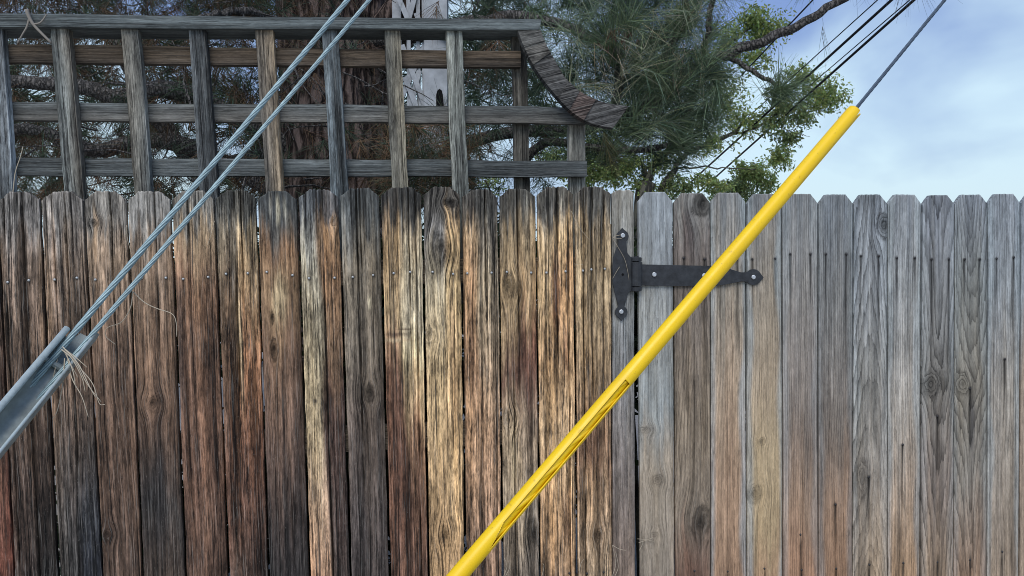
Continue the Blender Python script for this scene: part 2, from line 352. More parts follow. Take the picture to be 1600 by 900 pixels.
    if cath: base = np.sqrt(gu**2+0.006**2)*ringfreq*0.8+cath*(Z+0.08*vnoise(Z*2, gu*8, seed+22))
    else: base = (gu+0.02)*ringfreq
    ring = base+kring+0.7*vnoise(gu*30, Z*2.2, seed+23)+1.6*vnoise(gu*9, Z*1.7, seed+36)
    col[..., 3] = ringamp*1.25*(0.7+0.5*vnoise(gu*12, Z*2, seed+24))
    nr, nc = Z.shape
    V = np.stack([X, Y, Z], -1).reshape(-1, 3); idx = np.arange(nr*nc).reshape(nr, nc)
    F = np.stack([idx[:-1, :-1], idx[:-1, 1:], idx[1:, 1:], idx[1:, :-1]], -1).reshape(-1, 4)
    loop = np.concatenate([idx[0, :], idx[1:, -1], idx[-1, -2::-1], idx[-2:0:-1, 0]])
    back = V[loop].copy(); back[:, 1] = y0+thick
    nb = len(V); V = np.concatenate([V, back]); n = len(loop)
    bi = nb+np.arange(n)
    faces = [tuple(f) for f in F.tolist()]
    for k in range(n):
        k2 = (k+1) % n; faces.append((int(loop[k2]), int(loop[k]), int(bi[k]), int(bi[k2])))
    faces.append(tuple(int(q) for q in bi[::-1]))
    me = bpy.data.meshes.new(name); me.from_pydata(V.tolist(), [], faces); me.update()
    ext = lambda A: np.concatenate([A.reshape(-1, *A.shape[2:]), A.reshape(-1, *A.shape[2:])[loop]])
    a = me.color_attributes.new('stain', 'FLOAT_COLOR', 'POINT'); a.data.foreach_set('color', np.clip(ext(col), 0, 1).astype('f').ravel())
    gv = np.stack([gu, Z, np.full_like(Z, seed*1.37)], -1); ge = ext(gv); ge[nb:, 0] += 0.01
    a = me.attributes.new('grain', 'FLOAT_VECTOR', 'POINT'); a.data.foreach_set('vector', ge.astype('f').ravel())
    a = me.attributes.new('ring', 'FLOAT', 'POINT'); a.data.foreach_set('value', ext(ring).astype('f').ravel())
    a = me.attributes.new('rough', 'FLOAT', 'POINT'); a.data.foreach_set('value', np.full(len(V), rough, 'f'))
    sm = np.zeros(len(faces), bool); sm[:len(F)] = True; me.polygons.foreach_set('use_smooth', sm)
    me.materials.append(WOOD); return me

def nail_mesh(name, mat, r=0.0048):
    mb = MB(); n = 8; vs = []
    for k in range(n): a = 2*math.pi*k/n; vs.append((r*math.cos(a), 0.002, r*math.sin(a)))
    for k in range(n): a = 2*math.pi*k/n; vs.append((0.8*r*math.cos(a), -0.0016, 0.8*r*math.sin(a)))
    vs.append((0, -0.0022, 0)); fs = [(k, (k+1) % n, n+(k+1) % n, n+k) for k in range(n)]+[(n+k, n+(k+1) % n, 2*n) for k in range(n)]
    mb.add(vs, fs); return mb.mesh(name, mat, True)
NB, ND = nail_mesh('nail', NAILBRIGHT), nail_mesh('nail_dark', NAILDARK)

# measured board edges: gap centre at y = 310 and y = 895 of the photograph
gL = [(-73, -45), (-5, 22), (62, 92), (130, 160), (198, 223), (267, 290), (335, 357), (401, 420), (465, 484), (530, 548), (594, 609), (660, 670), (720, 728), (779, 786), (838, 844), (897, 902), (956, 957)]
gR = [(996, 1000), (1052, 1055), (1110, 1111), (1166, 1167), (1221, 1223), (1278, 1278), (1333, 1332), (1387, 1387), (1441, 1438), (1492, 1490), (1544, 1542), (1595, 1592), (1646, 1642)]
topL = [301, 300, 299, 299, 299, 298, 297, 299, 296, 294, 293, 292, 296, 295, 292, 292]
topR = [300, 302, 301, 303, 303, 304, 304, 304, 305, 304, 303, 303]
nailsL = [(12, 441), (45, 438), (85, 437), (120, 434), (149, 437), (187, 435), (222, 434), (259, 434), (286, 436), (325, 433), (353, 428), (387, 427), (417, 425), (457, 430), (483, 435), (523, 434), (551, 433), (583, 430), (615, 427), (641, 425), (676, 425), (708, 428), (768, 426), (730, 427), (792, 425), (830, 426), (854, 426), (884, 424), (911, 423), (924, 421), (945, 420), (890, 896), (917, 896), (943, 894)]
nailsR = [(1068, 403), (1101, 405), (1123, 405), (1152, 404), (1175, 405), (1211, 404), (1234, 397), (1266, 397), (1290, 397), (1322, 397), (1345, 400), (1373, 400), (1402, 403), (1430, 403), (1455, 405), (1482, 405), (1508, 405), (1532, 405), (1557, 404), (1584, 402), (1570, 561), (1516, 607), (1464, 650), (1411, 695), (1357, 745), (1305, 788), (1250, 835), (1137, 893), (1194, 888), (1252, 890), (1306, 888), (1358, 882), (1412, 880), (1464, 878), (1516, 875), (1566, 862), (1085, 892)]
def both(*rows): return [(y, c, c) if len(q) == 0 else (y, c, q[0]) for (y, c, *q) in rows]
DK = (34, 26, 22)
BL = [  # colour rows: (photo y, left colour[, right colour]); cracks: photo x at y 310; knots: x, y, half sizes in px, darkness
  dict(rows=both((300, (96, 92, 88)), (400, (90, 76, 64)), (550, (88, 66, 52)), (700, (86, 58, 44)), (900, (84, 46, 33))), cr=[]),
 dict(rows=both((300, (96, 92, 88)), (400, (94, 78, 65)), (550, (84, 66, 52)), (700, (64, 50, 41)), (900, (54, 42, 36), (44, 39, 37))), cr=[(3, 300, 900), (33, 300, 900)]),
 dict(rows=both((300, (104, 99, 94)), (400, (96, 80, 66)), (550, (86, 67, 52)), (700, (60, 51, 45)), (800, (50, 46, 44), (40, 41, 44)), (900, (46, 44, 43), (36, 38, 44))), cr=[(79, 300, 620), (99, 300, 760)]),
 dict(rows=both((300, (108, 103, 96)), (400, (108, 89, 70)), (550, (86, 66, 51)), (700, (76, 57, 44)), (900, (68, 52, 42))), cr=[(171, 300, 640)], kn=[(145, 348, 6, 6, 0.9), (168, 835, 8, 9, 0.45)]),
 dict(rows=both((300, (120, 117, 112)), (400, (104, 86, 69)), (550, (96, 73, 55)), (660, (74, 56, 44)), (780, (46, 42, 40)), (900, (60, 49, 42))), cr=[(240, 300, 560)], kn=[(237, 632, 10, 12, 0.35)], bl=[(243, 780, 17, 85, (36, 35, 36), .7)]),
 dict(rows=both((300, (106, 102, 95)), (350, (128, 108, 82)), (450, (108, 79, 57)), (600, (86, 62, 47)), (750, (82, 58, 44)), (900, (78, 57, 45))), cr=[(291, 300, 520)], bl=[(281, 520, 5, 120, (48, 42, 40), .7)]),
 dict(rows=both((300, (82, 83, 79)), (380, (118, 104, 84), (140, 122, 92)), (450, (110, 88, 66), (176, 142, 98)), (560, (92, 68, 50), (150, 102, 64)), (680, (86, 60, 45), (104, 68, 46)), (780, (84, 57, 43)), (900, (66, 50, 41))), cr=[(364, 300, 640), (374, 300, 500)], bl=[(375, 530, 4, 90, (190, 162, 118), .8)]),
 dict(rows=both((300, (72, 77, 79)), (360, (84, 80, 74)), (400, (116, 86, 59)), (470, (126, 98, 68)), (550, (90, 67, 49)), (700, (72, 55, 45)), (850, (48, 42, 40)), (900, (44, 40, 39))), kn=[(428, 545, 5, 17, 1.0), (425, 495, 3, 10, .9)],
      bl=[(434, 330, 3, 28, (165, 155, 128), .9), (423, 322, 2.5, 20, (140, 135, 122), .8), (445, 325, 2.5, 18, (150, 145, 128), .8), (437, 465, 12, 40, (172, 150, 110), .75), (455, 460, 3, 60, (52, 40, 34), .6)]),
 dict(bd=.2, rows=both((300, (96, 102, 108), (92, 88, 84)), (370, (150, 148, 140), (140, 108, 74)), (440, (172, 160, 134), (124, 92, 62)), (560, (172, 154, 120), (106, 82, 60)), (660, (170, 148, 112), (66, 48, 40)), (760, (150, 122, 94), (58, 44, 39)), (900, (158, 118, 86), (52, 43, 39))), cr=[(502, 300, 900)], kn=[(521, 345, 4, 7, .9)], bl=[(491, 765, 6, 22, (60, 52, 46), .6), (493, 626, 4, 4, (40, 34, 30), .9)]),
 dict(rows=both((300, (82, 86, 86)), (400, (98, 88, 73)), (550, (88, 78, 66)), (650, (74, 63, 55)), (800, (54, 47, 44)), (900, (50, 44, 42))), cr=[(556, 300, 800), (562, 300, 430)], kn=[(578, 615, 9, 13, .6)], bl=[(578, 475, 3, 10, (190, 175, 140), .8)]),
 dict(rows=both((296, (66, 66, 64), (84, 84, 80)), (350, (118, 96, 70), (150, 132, 104)), (400, (150, 122, 84), (182, 164, 130)), (490, (160, 134, 96), (200, 182, 148)), (545, (128, 98, 70), (196, 176, 132)), (590, (100, 70, 52), (180, 150, 104)), (680, (88, 60, 45), (112, 82, 57)), (800, (84, 57, 43), (88, 62, 46)), (900, (80, 56, 43))), cr=[(637, 300, 560), (648, 300, 900)], bl=[(622, 522, 24, 4, (60, 44, 34), .8), (622, 531, 26, 3.5, (176, 150, 112), .85), (632, 514, 14, 2, (70, 52, 40), .8), (652, 470, 3, 60, (206, 196, 170), .7)]),
 dict(rows=both((296, (84, 80, 74), (96, 86, 72)), (350, (96, 92, 88), (168, 134, 88)), (450, (168, 150, 116), (190, 158, 106)), (600, (190, 158, 108), (182, 146, 96)), (750, (172, 138, 92)), (850, (156, 122, 80)), (900, (148, 116, 76))), kn=[(690, 385, 12, 20, .75), (670, 524, 9, 12, .6), (705, 316, 9, 6, 1.0), (697, 836, 8, 15, .6)], bl=[(708, 520, 4, 70, (110, 84, 62), .7), (712, 620, 4, 60, (140, 104, 66), .6)]),
 dict(rows=both((298, (80, 78, 73)), (350, (130, 106, 76), (104, 96, 84)), (430, (152, 116, 76), (128, 112, 88)), (550, (130, 98, 68), (124, 104, 80)), (700, (118, 90, 64)), (900, (96, 73, 56))), cr=[(757, 300, 480)], bl=[(738, 480, 6, 120, (112, 76, 50), .5)]),
 dict(rows=both((298, (84, 82, 76)), (370, (116, 98, 72), (130, 110, 80)), (460, (152, 126, 88), (146, 116, 78)), (540, (140, 114, 80), (90, 58, 42)), (600, (84, 60, 46), (74, 52, 41)), (690, (124, 104, 78), (110, 92, 72)), (800, (106, 91, 71), (84, 74, 62)), (900, (76, 66, 56))), cr=[(809, 300, 640), (800, 640, 900)], kn=[(796, 446, 10, 16, .6), (793, 656, 9, 12, .55), (834, 832, 8, 20, .8)], bl=[(814, 555, 13, 50, (72, 46, 34), .7), (803, 720, 4, 60, (176, 152, 110), .7)]),
 dict(rows=both((296, (94, 90, 82)), (360, (160, 132, 92)), (440, (172, 140, 94), (160, 120, 76)), (550, (158, 122, 80)), (700, (158, 128, 90)), (800, (146, 112, 74)), (900, (112, 87, 62))), cr=[(870, 300, 560), (887, 300, 900)], bl=[(868, 450, 8, 60, (104, 62, 38), .8), (884, 540, 5, 50, (120, 76, 46), .7), (884, 800, 6, 50, (80, 54, 40), .7)]),
 dict(rows=both((296, (92, 90, 84)), (370, (150, 126, 92)), (450, (166, 140, 102)), (550, (164, 134, 95)), (660, (128, 98, 70)), (700, (112, 84, 60)), (760, (132, 104, 75)), (900, (136, 113, 86))), cr=[(911, 300, 900), (925, 300, 640), (943, 300, 700)], kn=[(935, 836, 7, 10, .5)], bl=[(922, 690, 18, 40, (88, 62, 46), .7)]),
]
BR = [
 dict(rows=both((300, (124, 131, 137)), (400, (118, 122, 124)), (500, (134, 134, 129)), (650, (124, 128, 127)), (750, (146, 130, 110)), (900, (140, 125, 108))), kn=[(1008, 672, 8, 5, .4), (1028, 750, 8, 8, .4), (1024, 838, 6, 7, .4)], cath=2),
 dict(rows=both((300, (112, 110, 106)), (380, (98, 88, 82)), (550, (108, 94, 79)), (650, (114, 98, 79)), (800, (114, 99, 83)), (900, (104, 74, 58))), kn=[(1097, 318, 13, 16, .95), (1096, 816, 13, 20, .85)], ra=.55, cath=4.5, bl=[(1075, 370, 10, 40, (66, 56, 56), .6)]),
 dict(rows=both((300, (115, 118, 120)), (450, (132, 121, 106)), (600, (156, 130, 103)), (750, (156, 122, 92)), (900, (146, 110, 80))), eg=.8, ra=.3),
 dict(rows=both((300, (108, 110, 112)), (450, (133, 121, 105)), (600, (156, 134, 106)), (700, (176, 150, 110)), (820, (180, 150, 105)), (900, (154, 119, 84))), eg=.8, ra=.35, kn=[(1190, 690, 5, 5, .4), (1178, 772, 9, 12, .5)]),
 dict(rows=both((300, (107, 111, 114)), (450, (119, 114, 109)), (650, (119, 106, 96)), (800, (139, 109, 84)), (900, (144, 104, 74))), ra=.5, rf=115, eg=.35),
 dict(rows=both((300, (100, 106, 112)), (450, (111, 110, 108)), (650, (108, 96, 86)), (800, (134, 102, 76)), (900, (134, 98, 69))), ra=.5, rf=115, eg=.35),
 dict(rows=both((300, (105, 112, 120)), (450, (112, 115, 118)), (600, (120, 117, 111)), (750, (126, 115, 103)), (900, (136, 114, 89))), ra=.95, cath=7, rf=68, eg=.3, kn=[(1381, 352, 9, 17, .8), (1347, 745, 7, 26, -.4)]),
 dict(rows=both((300, (112, 118, 125)), (450, (131, 132, 131)), (650, (144, 133, 120)), (800, (150, 124, 99)), (900, (154, 119, 84))), ra=.35, rf=95, eg=.6),
 dict(rows=both((300, (102, 108, 118)), (450, (116, 117, 118)), (600, (104, 99, 92)), (750, (118, 104, 94)), (900, (134, 109, 84))), ra=.8, cath=-6, rf=68, eg=.3, kn=[(1454, 600, 12, 16, .55)]),
 dict(rows=both((300, (105, 112, 122)), (450, (108, 109, 105)), (600, (108, 101, 89)), (750, (114, 106, 96)), (900, (134, 104, 79))), ra=.8, cath=-7, rf=68, eg=.3, kn=[(1504, 600, 11, 15, .5)], bl=[(1520, 660, 5, 50, (52, 50, 52), .7)]),
 dict(rows=both((300, (112, 120, 130)), (450, (119, 124, 128)), (600, (134, 126, 116)), (750, (129, 116, 102)), (900, (129, 109, 89))), ra=.35, rf=95, eg=.6),
 dict(rows=both((300, (112, 120, 130)), (450, (119, 124, 128)), (600, (140, 122, 104)), (750, (129, 110, 92)), (900, (129, 109, 89))), ra=.4, cath=3),
]
for q_ in BL[9:]: q_['rows'] = [(y, a, b) if y < 690 else (y, tuple(min(205, c*1.10) for c in a), tuple(min(205, c*1.10) for c in b)) for (y, a, b) in q_['rows']]
def make_board(i, g0, g1, ytop, sp, seed, nails, gap, rough, parent, nm, ear, bright):
    tl, bl_ = atY(g0[0], 310), atY(g0[1], 895); tr, br = atY(g1[0], 310), atY(g1[1], 895)
    ex = lambda a, b, z: a[0]+(b[0]-a[0])*(z-a[2])/(b[2]-a[2])
    xLt, xLb, xRt, xRb = ex(tl, bl_, 1.8)+gap/2, ex(tl, bl_, 0.55)+gap/2, ex(tr, br, 1.8)-gap/2, ex(tr, br, 0.55)-gap/2
    zt = atY((g0[0]+g1[0])/2, ytop)[2]
    cx = lambda z: ((xLb+(xLt-xLb)*(z-0.55)/1.25)+(xRb+(xRt-xRb)*(z-0.55)/1.25))/2
    pxm = (g0[0]+g1[0])/2
    sc_ = (xRt-xLt)/(g1[0]-g0[0])               # metres per photo pixel on this board
    P = lambda x, y: (lambda q: (q[0]-cx(q[2]), q[2]))(atY(x, y))
    gy = lambda c: c if bright else tuple(np.array(c)*.9+np.mean(c)*np.array([.098, .10, .10]))
    rows = [(atY(pxm, y)[2], gy(a), gy(b)) for (y, a, b) in sp['rows']]; hw = (xRt-xLt)/2
    cr = []
    for (x, ya, yb) in sp.get('cr', []):
        q = atY(x, 310); cr.append(((q[0]-cx(q[2]))/hw, atY(pxm, yb)[2] if yb < 900 else 0.2, atY(pxm, ya)[2]+0.2, 0.013, 0.0021))
    kn = [P(x, y)+(a*sc_, b*sc_, d) for (x, y, a, b, d) in sp.get('kn', [])]
    bl2 = [P(x, y)+(a*sc_, b*sc_, c, s) for (x, y, a, b, c, s) in sp.get('bl', [])]
    mine = [n for n in nails if g0[0]+(g0[1]-g0[0])*(n[1]-310)/585 < n[0] < g1[0]+(g1[1]-g1[0])*(n[1]-310)/585]
    stk = []
    for (x, y) in mine:
        q = P(x, y)
        if bright: stk.append(q+(random.uniform(0.05, 0.16), 0.0042, random.choice([.25, .5, .65])))
        else: stk.append(q+((0.26, 0.0060, 1.0) if y > 500 else (random.uniform(.2, .5), 0.0054, .9)))
        bl2.append((q[0], q[1], 0.007, 0.007, (30, 26, 25), .75))
    y0 = random.uniform(-0.0025, 0.0025)
    me = board_mesh(nm, xLt, xRt, xLb, xRb, zt, seed, rows, cr, kn, bl2, stk, sp.get('ra', 0.22), sp.get('rf', 85.0), rough, sp.get('cath', 0.0), y0, ear, edgegrey=sp.get('eg', 0), topgrey=tuple(np.array(sp['rows'][0][1])*(.92 if i < 6 else .66)) if bright and nails else None, bandk=sp.get('bd', .55), bright_k=1.0 if bright else .92)
    o = link(nm, me, parent)
    for (x, y) in mine:
        q = atY(x, y); nl = bpy.data.objects.new('nail', NB if (bright and y < 800) else ND); C.objects.link(nl); nl.parent = o
        nl.location = Vector((q[0], y0-0.0008, q[2])); nl.rotation_euler = (random.uniform(-.15, .15), random.uniform(0, 3), random.uniform(-.15, .15))
    return o
def boxpart(name, parent, x0, x1, y0, y1, z0, z1, stain, seed, horizontal=True, rough=0.5):
    return plank(name, parent, [(x0, z0), (x1, z0), (x1, z1), (x0, z1)], y0, y1-y0, stain, seed, horizontal, rough)
def plank(name, parent, quad, y0, th, stain, seed, horizontal=False, rough=0.6, nl=14, ra=0.25):
    """a straight timber: 4 front corners (x, z) ccw from lower left, gridded so that grain and stain can vary along it"""
    q = [np.array(p, float) for p in quad]
    la, lb = (q[1]-q[0], q[3]-q[0]) if horizontal else (q[3]-q[0], q[1]-q[0])
    ns = max(8, int(np.linalg.norm(la)/0.015)); nc = 7
    S, T = np.meshgrid(np.linspace(0, 1, ns+1), np.linspace(0, 1, nc+1), indexing='ij')
    if horizontal: P = ((1-S)*(1-T))[..., None]*q[0]+(S*(1-T))[..., None]*q[1]+(S*T)[..., None]*q[2]+((1-S)*T)[..., None]*q[3]
    else: P = ((1-S)*(1-T))[..., None]*q[0]+((1-S)*T)[..., None]*q[1]+(S*T)[..., None]*q[2]+(S*(1-T))[..., None]*q[3]
    al = S*np.linalg.norm(la); ac = T*np.linalg.norm(lb)
    w1 = 0.0012*vnoise(al*9+seed, ac*0+np.sign(T-.5)*2, seed)+0.0022*vnoise(al*3+seed, ac*0, seed+7)
    P = P+w1[..., None]
    Y = y0+0.0012*vnoise(al*5, ac*30, seed+1)+0.002*(np.abs(T-.5) > .49)
    gu = ac+0.003*vnoise(al*2, ac*10, seed+2)
    st = lin(stain) if np.ndim(stain) == 1 else None
    if st is None:
        sl = lin(stain); k = np.clip(gu/np.linalg.norm(lb)+0.25*vnoise(al*4, gu*20, seed+5), 0, 1)[..., None]; base = sl[0]*(1-k)+sl[-1]*k
    else: base = np.broadcast_to(st, S.shape+(3,)).copy()
    m = np.clip(1+rough*(0.8*vnoise(gu*90, al*1.5+seed, seed+3)+0.7*vnoise(gu*40, al*3, seed+4)+0.5*vnoise(gu*160, al*5, seed+8)), .3, 2.2)
    col = np.concatenate([base*m[..., None]*ALB*0.72, np.full(S.shape+(1,), ra)], -1)  # timbers darkened here: shade of the pine put into the colour
    V = np.stack([P[..., 0], Y, P[..., 1]], -1); nr_, nc_ = S.shape; idx = np.arange(nr_*nc_).reshape(nr_, nc_)
    F = np.stack([idx[:-1, :-1], idx[:-1, 1:], idx[1:, 1:], idx[1:, :-1]], -1).reshape(-1, 4)
    if horizontal: F = F[:, ::-1]
    V = V.reshape(-1, 3); loop = np.concatenate([idx[0, :], idx[1:, -1], idx[-1, -2::-1], idx[-2:0:-1, 0]])
    back = V[loop].copy(); back[:, 1] = y0+th; nb = len(V); n = len(loop); V = np.concatenate([V, back]); bi = nb+np.arange(n)
    faces = [tuple(f) for f in F.tolist()]
    for k in range(n):
        k2 = (k+1) % n; f = (int(loop[k2]), int(loop[k]), int(bi[k]), int(bi[k2])); faces.append(f[::-1] if horizontal else f)
    faces.append(tuple(int(z) for z in (bi if horizontal else bi[::-1])))
    me = bpy.data.meshes.new(name); me.from_pydata(V.tolist(), [], faces); me.update()
    ext = lambda A: np.concatenate([A.reshape(-1, *A.shape[2:]), A.reshape(-1, *A.shape[2:])[loop]])
    a = me.color_attributes.new('stain', 'FLOAT_COLOR', 'POINT'); a.data.foreach_set('color', np.clip(ext(col), 0, 1).astype('f').ravel())
    gv = ext(np.stack([gu, al, np.full_like(al, seed*.77)], -1)); gv[nb:, 0] += th*.7
    a = me.attributes.new('grain', 'FLOAT_VECTOR', 'POINT'); a.data.foreach_set('vector', gv.astype('f').ravel())
    a = me.attributes.new('ring', 'FLOAT', 'POINT'); a.data.foreach_set('value', ext(gu*140+.5*vnoise(al*2, gu*30, seed+6)).astype('f').ravel())
    a = me.attributes.new('rough', 'FLOAT', 'POINT'); a.data.foreach_set('value', np.full(len(V), rough, 'f'))
    me.materials.append(WOOD); return link(name, me, parent)

fence = empty('wooden_fence', (-0.4, 0, 0), 'tall brown weathered picket fence with dog-eared boards left of the hinge', 'fence')
for i in range(16):
    make_board(i, gL[i], gL[i+1], topL[i], BL[i], 100+i*31, nailsL, 0.0085, random.choice([.7, .8, .9, 1.0]), fence, 'picket', (0.036, 0.029), True)
# narrow grey board that carries the hinge
pb = dict(rows=both((297, (124, 121, 113)), (360, (114, 112, 106)), (500, (112, 114, 114)), (700, (104, 97, 93)), (900, (112, 95, 83))), ra=.3)
make_board(0, (956.5, 957.5), (991, 993), 297, pb, 911, [], 0.002, 0.45, fence, 'picket', (0.018, 0.012), True)
RAILC = (92, 80, 66)
for z in (0.30, 0.92, 1.53): boxpart('rail', fence, -1.80, 0.72, 0.0215, 0.0595, z-.045, z+.045, RAILC, int(z*100))
for x in (-1.55, 0.765): boxpart('post', fence, x-.045, x+.045, 0.0625, 0.1525, 0.0, 1.70, RAILC, int(50+x*10), False)

gate = empty('wooden_gate', (1.7, 0, 0), 'grey weathered board gate hung on a black strap hinge', 'gate')
for i in range(12):
    make_board(i, gR[i], gR[i+1], topR[i], BR[i], 1500+i*37, nailsR, 0.0058, random.choice([.24, .28, .34]), gate, 'picket', (0.03, 0.036), False)
GX0 = atY(998, 310)[0]; GX1 = atY(1644, 310)[0]
for z in (0.58, 1.56): boxpart('rail', gate, GX0+.03, GX1-.01, 0.0215, 0.0595, z-.045, z+.045, RAILC, int(z*90))
pA, pB = atY(1200, 878), atY(1600, 530)
plank('brace', gate, [(pA[0], pA[2]-.06), (pB[0], pB[2]-.06), (pB[0], pB[2]+.06), (pA[0], pA[2]+.06)], 0.0215, 0.034, RAILC, 77, True)

# ------------------------------------------------------------------ strap hinge
def extrude_px(name, parent, poly, Yf, th, mat, bev=0.0):
    P = [atY(x, y, Yf) for x, y in poly]; n = len(P); c = sum(P)/n; mb = MB()
    f = [np.array([p[0], Yf, p[2]]) for p in P]
    inn = [p+(c-p)/np.linalg.norm(c-p)*0.0012 for p in f]
    vs = [q for q in inn]+[p+np.array([0, .0012, 0]) for p in f]+[p+np.array([0, th, 0]) for p in f]
    fs = [tuple(range(n-1, -1, -1))]
    a2 = sum(f[i][0]*f[(i+1) % n][2]-f[(i+1) % n][0]*f[i][2] for i in range(n))
    for k in range(n):
        k2 = (k+1) % n; fs += [(k, k2, n+k2, n+k), (n+k, n+k2, 2*n+k2, 2*n+k)]
    fs.append(tuple(range(2*n, 3*n)))
    if a2 > 0: fs = [f_[::-1] for f_ in fs]
    mb.add(vs, fs); return mb.build(name, mat, parent)
hp = atY(993, 455)
hinge = empty('strap_hinge', (hp[0], -0.01, hp[2]), 'black iron strap hinge with silver bolts holding the gate', 'hinge')
def arc(cx, cy, r, a0, a1, n=8, ry=None):
    ry = ry or r; return [(cx+r*math.cos(math.radians(a0+(a1-a0)*k/n)), cy-ry*math.sin(math.radians(a0+(a1-a0)*k/n))) for k in range(n+1)]
plate = arc(973, 369, 9.5, -55, 60, 6)+[(975, 358.5), (972.5, 356), (970, 358.5)]+arc(973, 369, 9.5, 115, 230, 6)+[(964, 386), (958.5, 402), (957, 420), (957.5, 442), (960, 455), (964, 470), (966, 478)]
plate += arc(971, 488, 9.8, 120, 245, 6)+[(969, 498.5), (971, 502), (973.5, 498.5)]+arc(971, 488, 9.8, 295, 420, 6)+[(978, 471), (981.5, 459), (985, 455.5), (990, 455), (990, 401), (985, 401), (981, 396), (979, 383)]
extrude_px('plate', hinge, plate, -0.0095, 0.005, BLACKIRON)
strap = [(1001, 413)]+[(1110, 415.5), (1140, 420), (1158, 425.5), (1166, 425.5)]+arc(1177.5, 433, 12.5, 140, 30, 7)+[(1191.5, 431), (1193.5, 433.5), (1191, 436.5)]+arc(1177.5, 433, 12.5, -32, -140, 7)+[(1164, 440), (1158, 440), (1135, 444.5), (1108, 448), (1001, 446)]
extrude_px('strap', hinge, strap, -0.0095, 0.005, BLACKIRON)
def barrel(y0, y1, r):
    a, b = atY(994.5, y0, -0.011), atY(994.5, y1, -0.011); mb = MB(); d = (b-a)/np.linalg.norm(b-a)
    tube(mb, [a, a+d*.002, b-d*.002, b], [r*.86, r, r, r*.86], 20); mb.build('knuckle', BLACKIRON, hinge)
barrel(402, 408.5, 0.0195); barrel(409.2, 447.5, 0.0205); barrel(448.2, 455, 0.0195)
mb = MB(); a, b = atY(994.5, 400.2, -0.011), atY(994.5, 456.5, -0.011); tube(mb, [a, b], .008, 12); mb.build('pin', BLACKIRON, hinge)
for (x, y) in ((973, 368), (970.5, 487), (1022, 429), (1100, 430.5), (1177, 433)):
    q = atY(x, y, -0.0095); mb = MB(); vs = []; n = 6
    rr = [0.0088, 0.0088, 0.0068]; yy = [0.001, -0.0042, -0.0056]
    for k in range(3):
        for j in range(12): a = 2*math.pi*j/12+.3; rad = rr[k]*(1.0 if j % 2 == 0 else .93); vs.append((q[0]+rad*math.cos(a), q[1]+yy[k], q[2]+rad*math.sin(a)))
    fs = [(k*12+j, k*12+(j+1) % 12, (k+1)*12+(j+1) % 12, (k+1)*12+j) for k in range(2) for j in range(12)]+[tuple(24+j for j in range(12))]
    mb.add(vs, fs); mb.build('bolt', ZINC, hinge)
q = atY(973, 429, -0.0098); mb = MB(); tube(mb, [q+np.array([0, .004, 0]), q+np.array([0, -.0003, 0])], [.005, .005], 12); mb.build('screw_hole_disc', HOLESHADE, hinge)  # solid black disc painted as the shade in an empty hole

# ------------------------------------------------------------------ trellis standing behind the fence
trellis = empty('trellis', (-0.6, 0.16, 0), 'grey timber trellis with square openings and a curved end behind the fence', 'trellis')  # its timber colours are set darker, standing for shade under the pine
YS = 0.12                                     # front of the upright slats
ST = [(-22, 12, 38, 14, 20, (100, 106, 110)), (78, 107, 38, 101, 131, ((108, 114, 112), (92, 88, 80))), (188, 215, 38, 210, 236, ((112, 108, 98), (70, 74, 74))), (294, 321, 40, 312, 340, (66, 70, 72)),
      (398, 426, 40, 415, 442, ((88, 84, 78), (122, 106, 84))), (503, 528, 42, 517, 544, (74, 82, 86)), (600, 626, 42, 613, 638, ((84, 84, 78), (120, 112, 94))), (695, 721, 43, 708, 733, ((96, 98, 92), (88, 92, 88)))]
for k, (a0, a1, yt, b0, b1, c) in enumerate(ST):
    if k == 0: a0, a1, b0, b1 = -20, 3, -8, 20
    A0, A1, B0, B1 = atY(a0, yt, YS), atY(a1, yt, YS), atY(b0, 302, YS), atY(b1, 302, YS)
    z0 = 1.40; f = (B0[2]-z0)/(A0[2]-B0[2])
    L0, L1 = B0-(A0-B0)*f, B1-(A1-B1)*f
    plank('slat', trellis, [(L0[0], z0), (L1[0], z0), (A1[0], A1[2]), (A0[0], A0[2])], YS, 0.036, c, 300+k, False, 0.75)
def hbar(x0, yl0, yl1, x1, yr0, yr1, Y, th, c, seed, x1b=None):   # bar given by its top and bottom edge at both ends
    a, b, c_, d = atY(x0, yl1, Y), atY(x1b or x1, yr1, Y), atY(x1, yr0, Y), atY(x0, yl0, Y)
    return plank('crossbar', trellis, [(a[0], a[2]), (b[0], b[2]), (c_[0], c_[2]), (d[0], d[2])], Y, th, c, seed, True, 0.42)
YB = YS+0.038
hbar(-60, 68, 97, 814, 79, 104, YB, 0.036, ((66, 58, 50), (104, 88, 70)), 401)
hbar(-60, 158, 187, 893, 167, 193, YB, 0.036, ((86, 84, 80), (78, 84, 86)), 402, 917)
hbar(-60, 245, 273, 917, 251, 276, YB, 0.036, (74, 80, 82), 403)
for k, (a0, a1, yt, b0, b1, c) in enumerate([(800, 821, 50, 806, 829, ((92, 88, 80), (70, 68, 62))), (889, 914, 196, 890, 915, (112, 110, 102))]):
    Y = YB+0.038; A0, A1, B0, B1 = atY(a0, yt, Y), atY(a1, yt, Y), atY(b0, 302, Y), atY(b1, 302, Y)
    z0 = 1.30; f = (B0[2]-z0)/(A0[2]-B0[2]); L0, L1 = B0-(A0-B0)*f, B1-(A1-B1)*f
    plank('upright', trellis, [(L0[0], z0), (L1[0], z0), (A1[0], A1[2]), (A0[0], A0[2])], Y, 0.045, c, 320+k, False, 0.6)
# flat cap board on top
a, b = atY(-60, 42, 0.10), atY(843, 46, 0.10); c_, d = atY(846, 30, 0.10), atY(-60, 20, 0.10)
plank('cap', trellis, [(a[0], a[2]), (b[0], b[2]), (c_[0], c_[2]), (d[0], d[2])], 0.10, 0.14, (76, 84, 86), 410, True, 0.42)
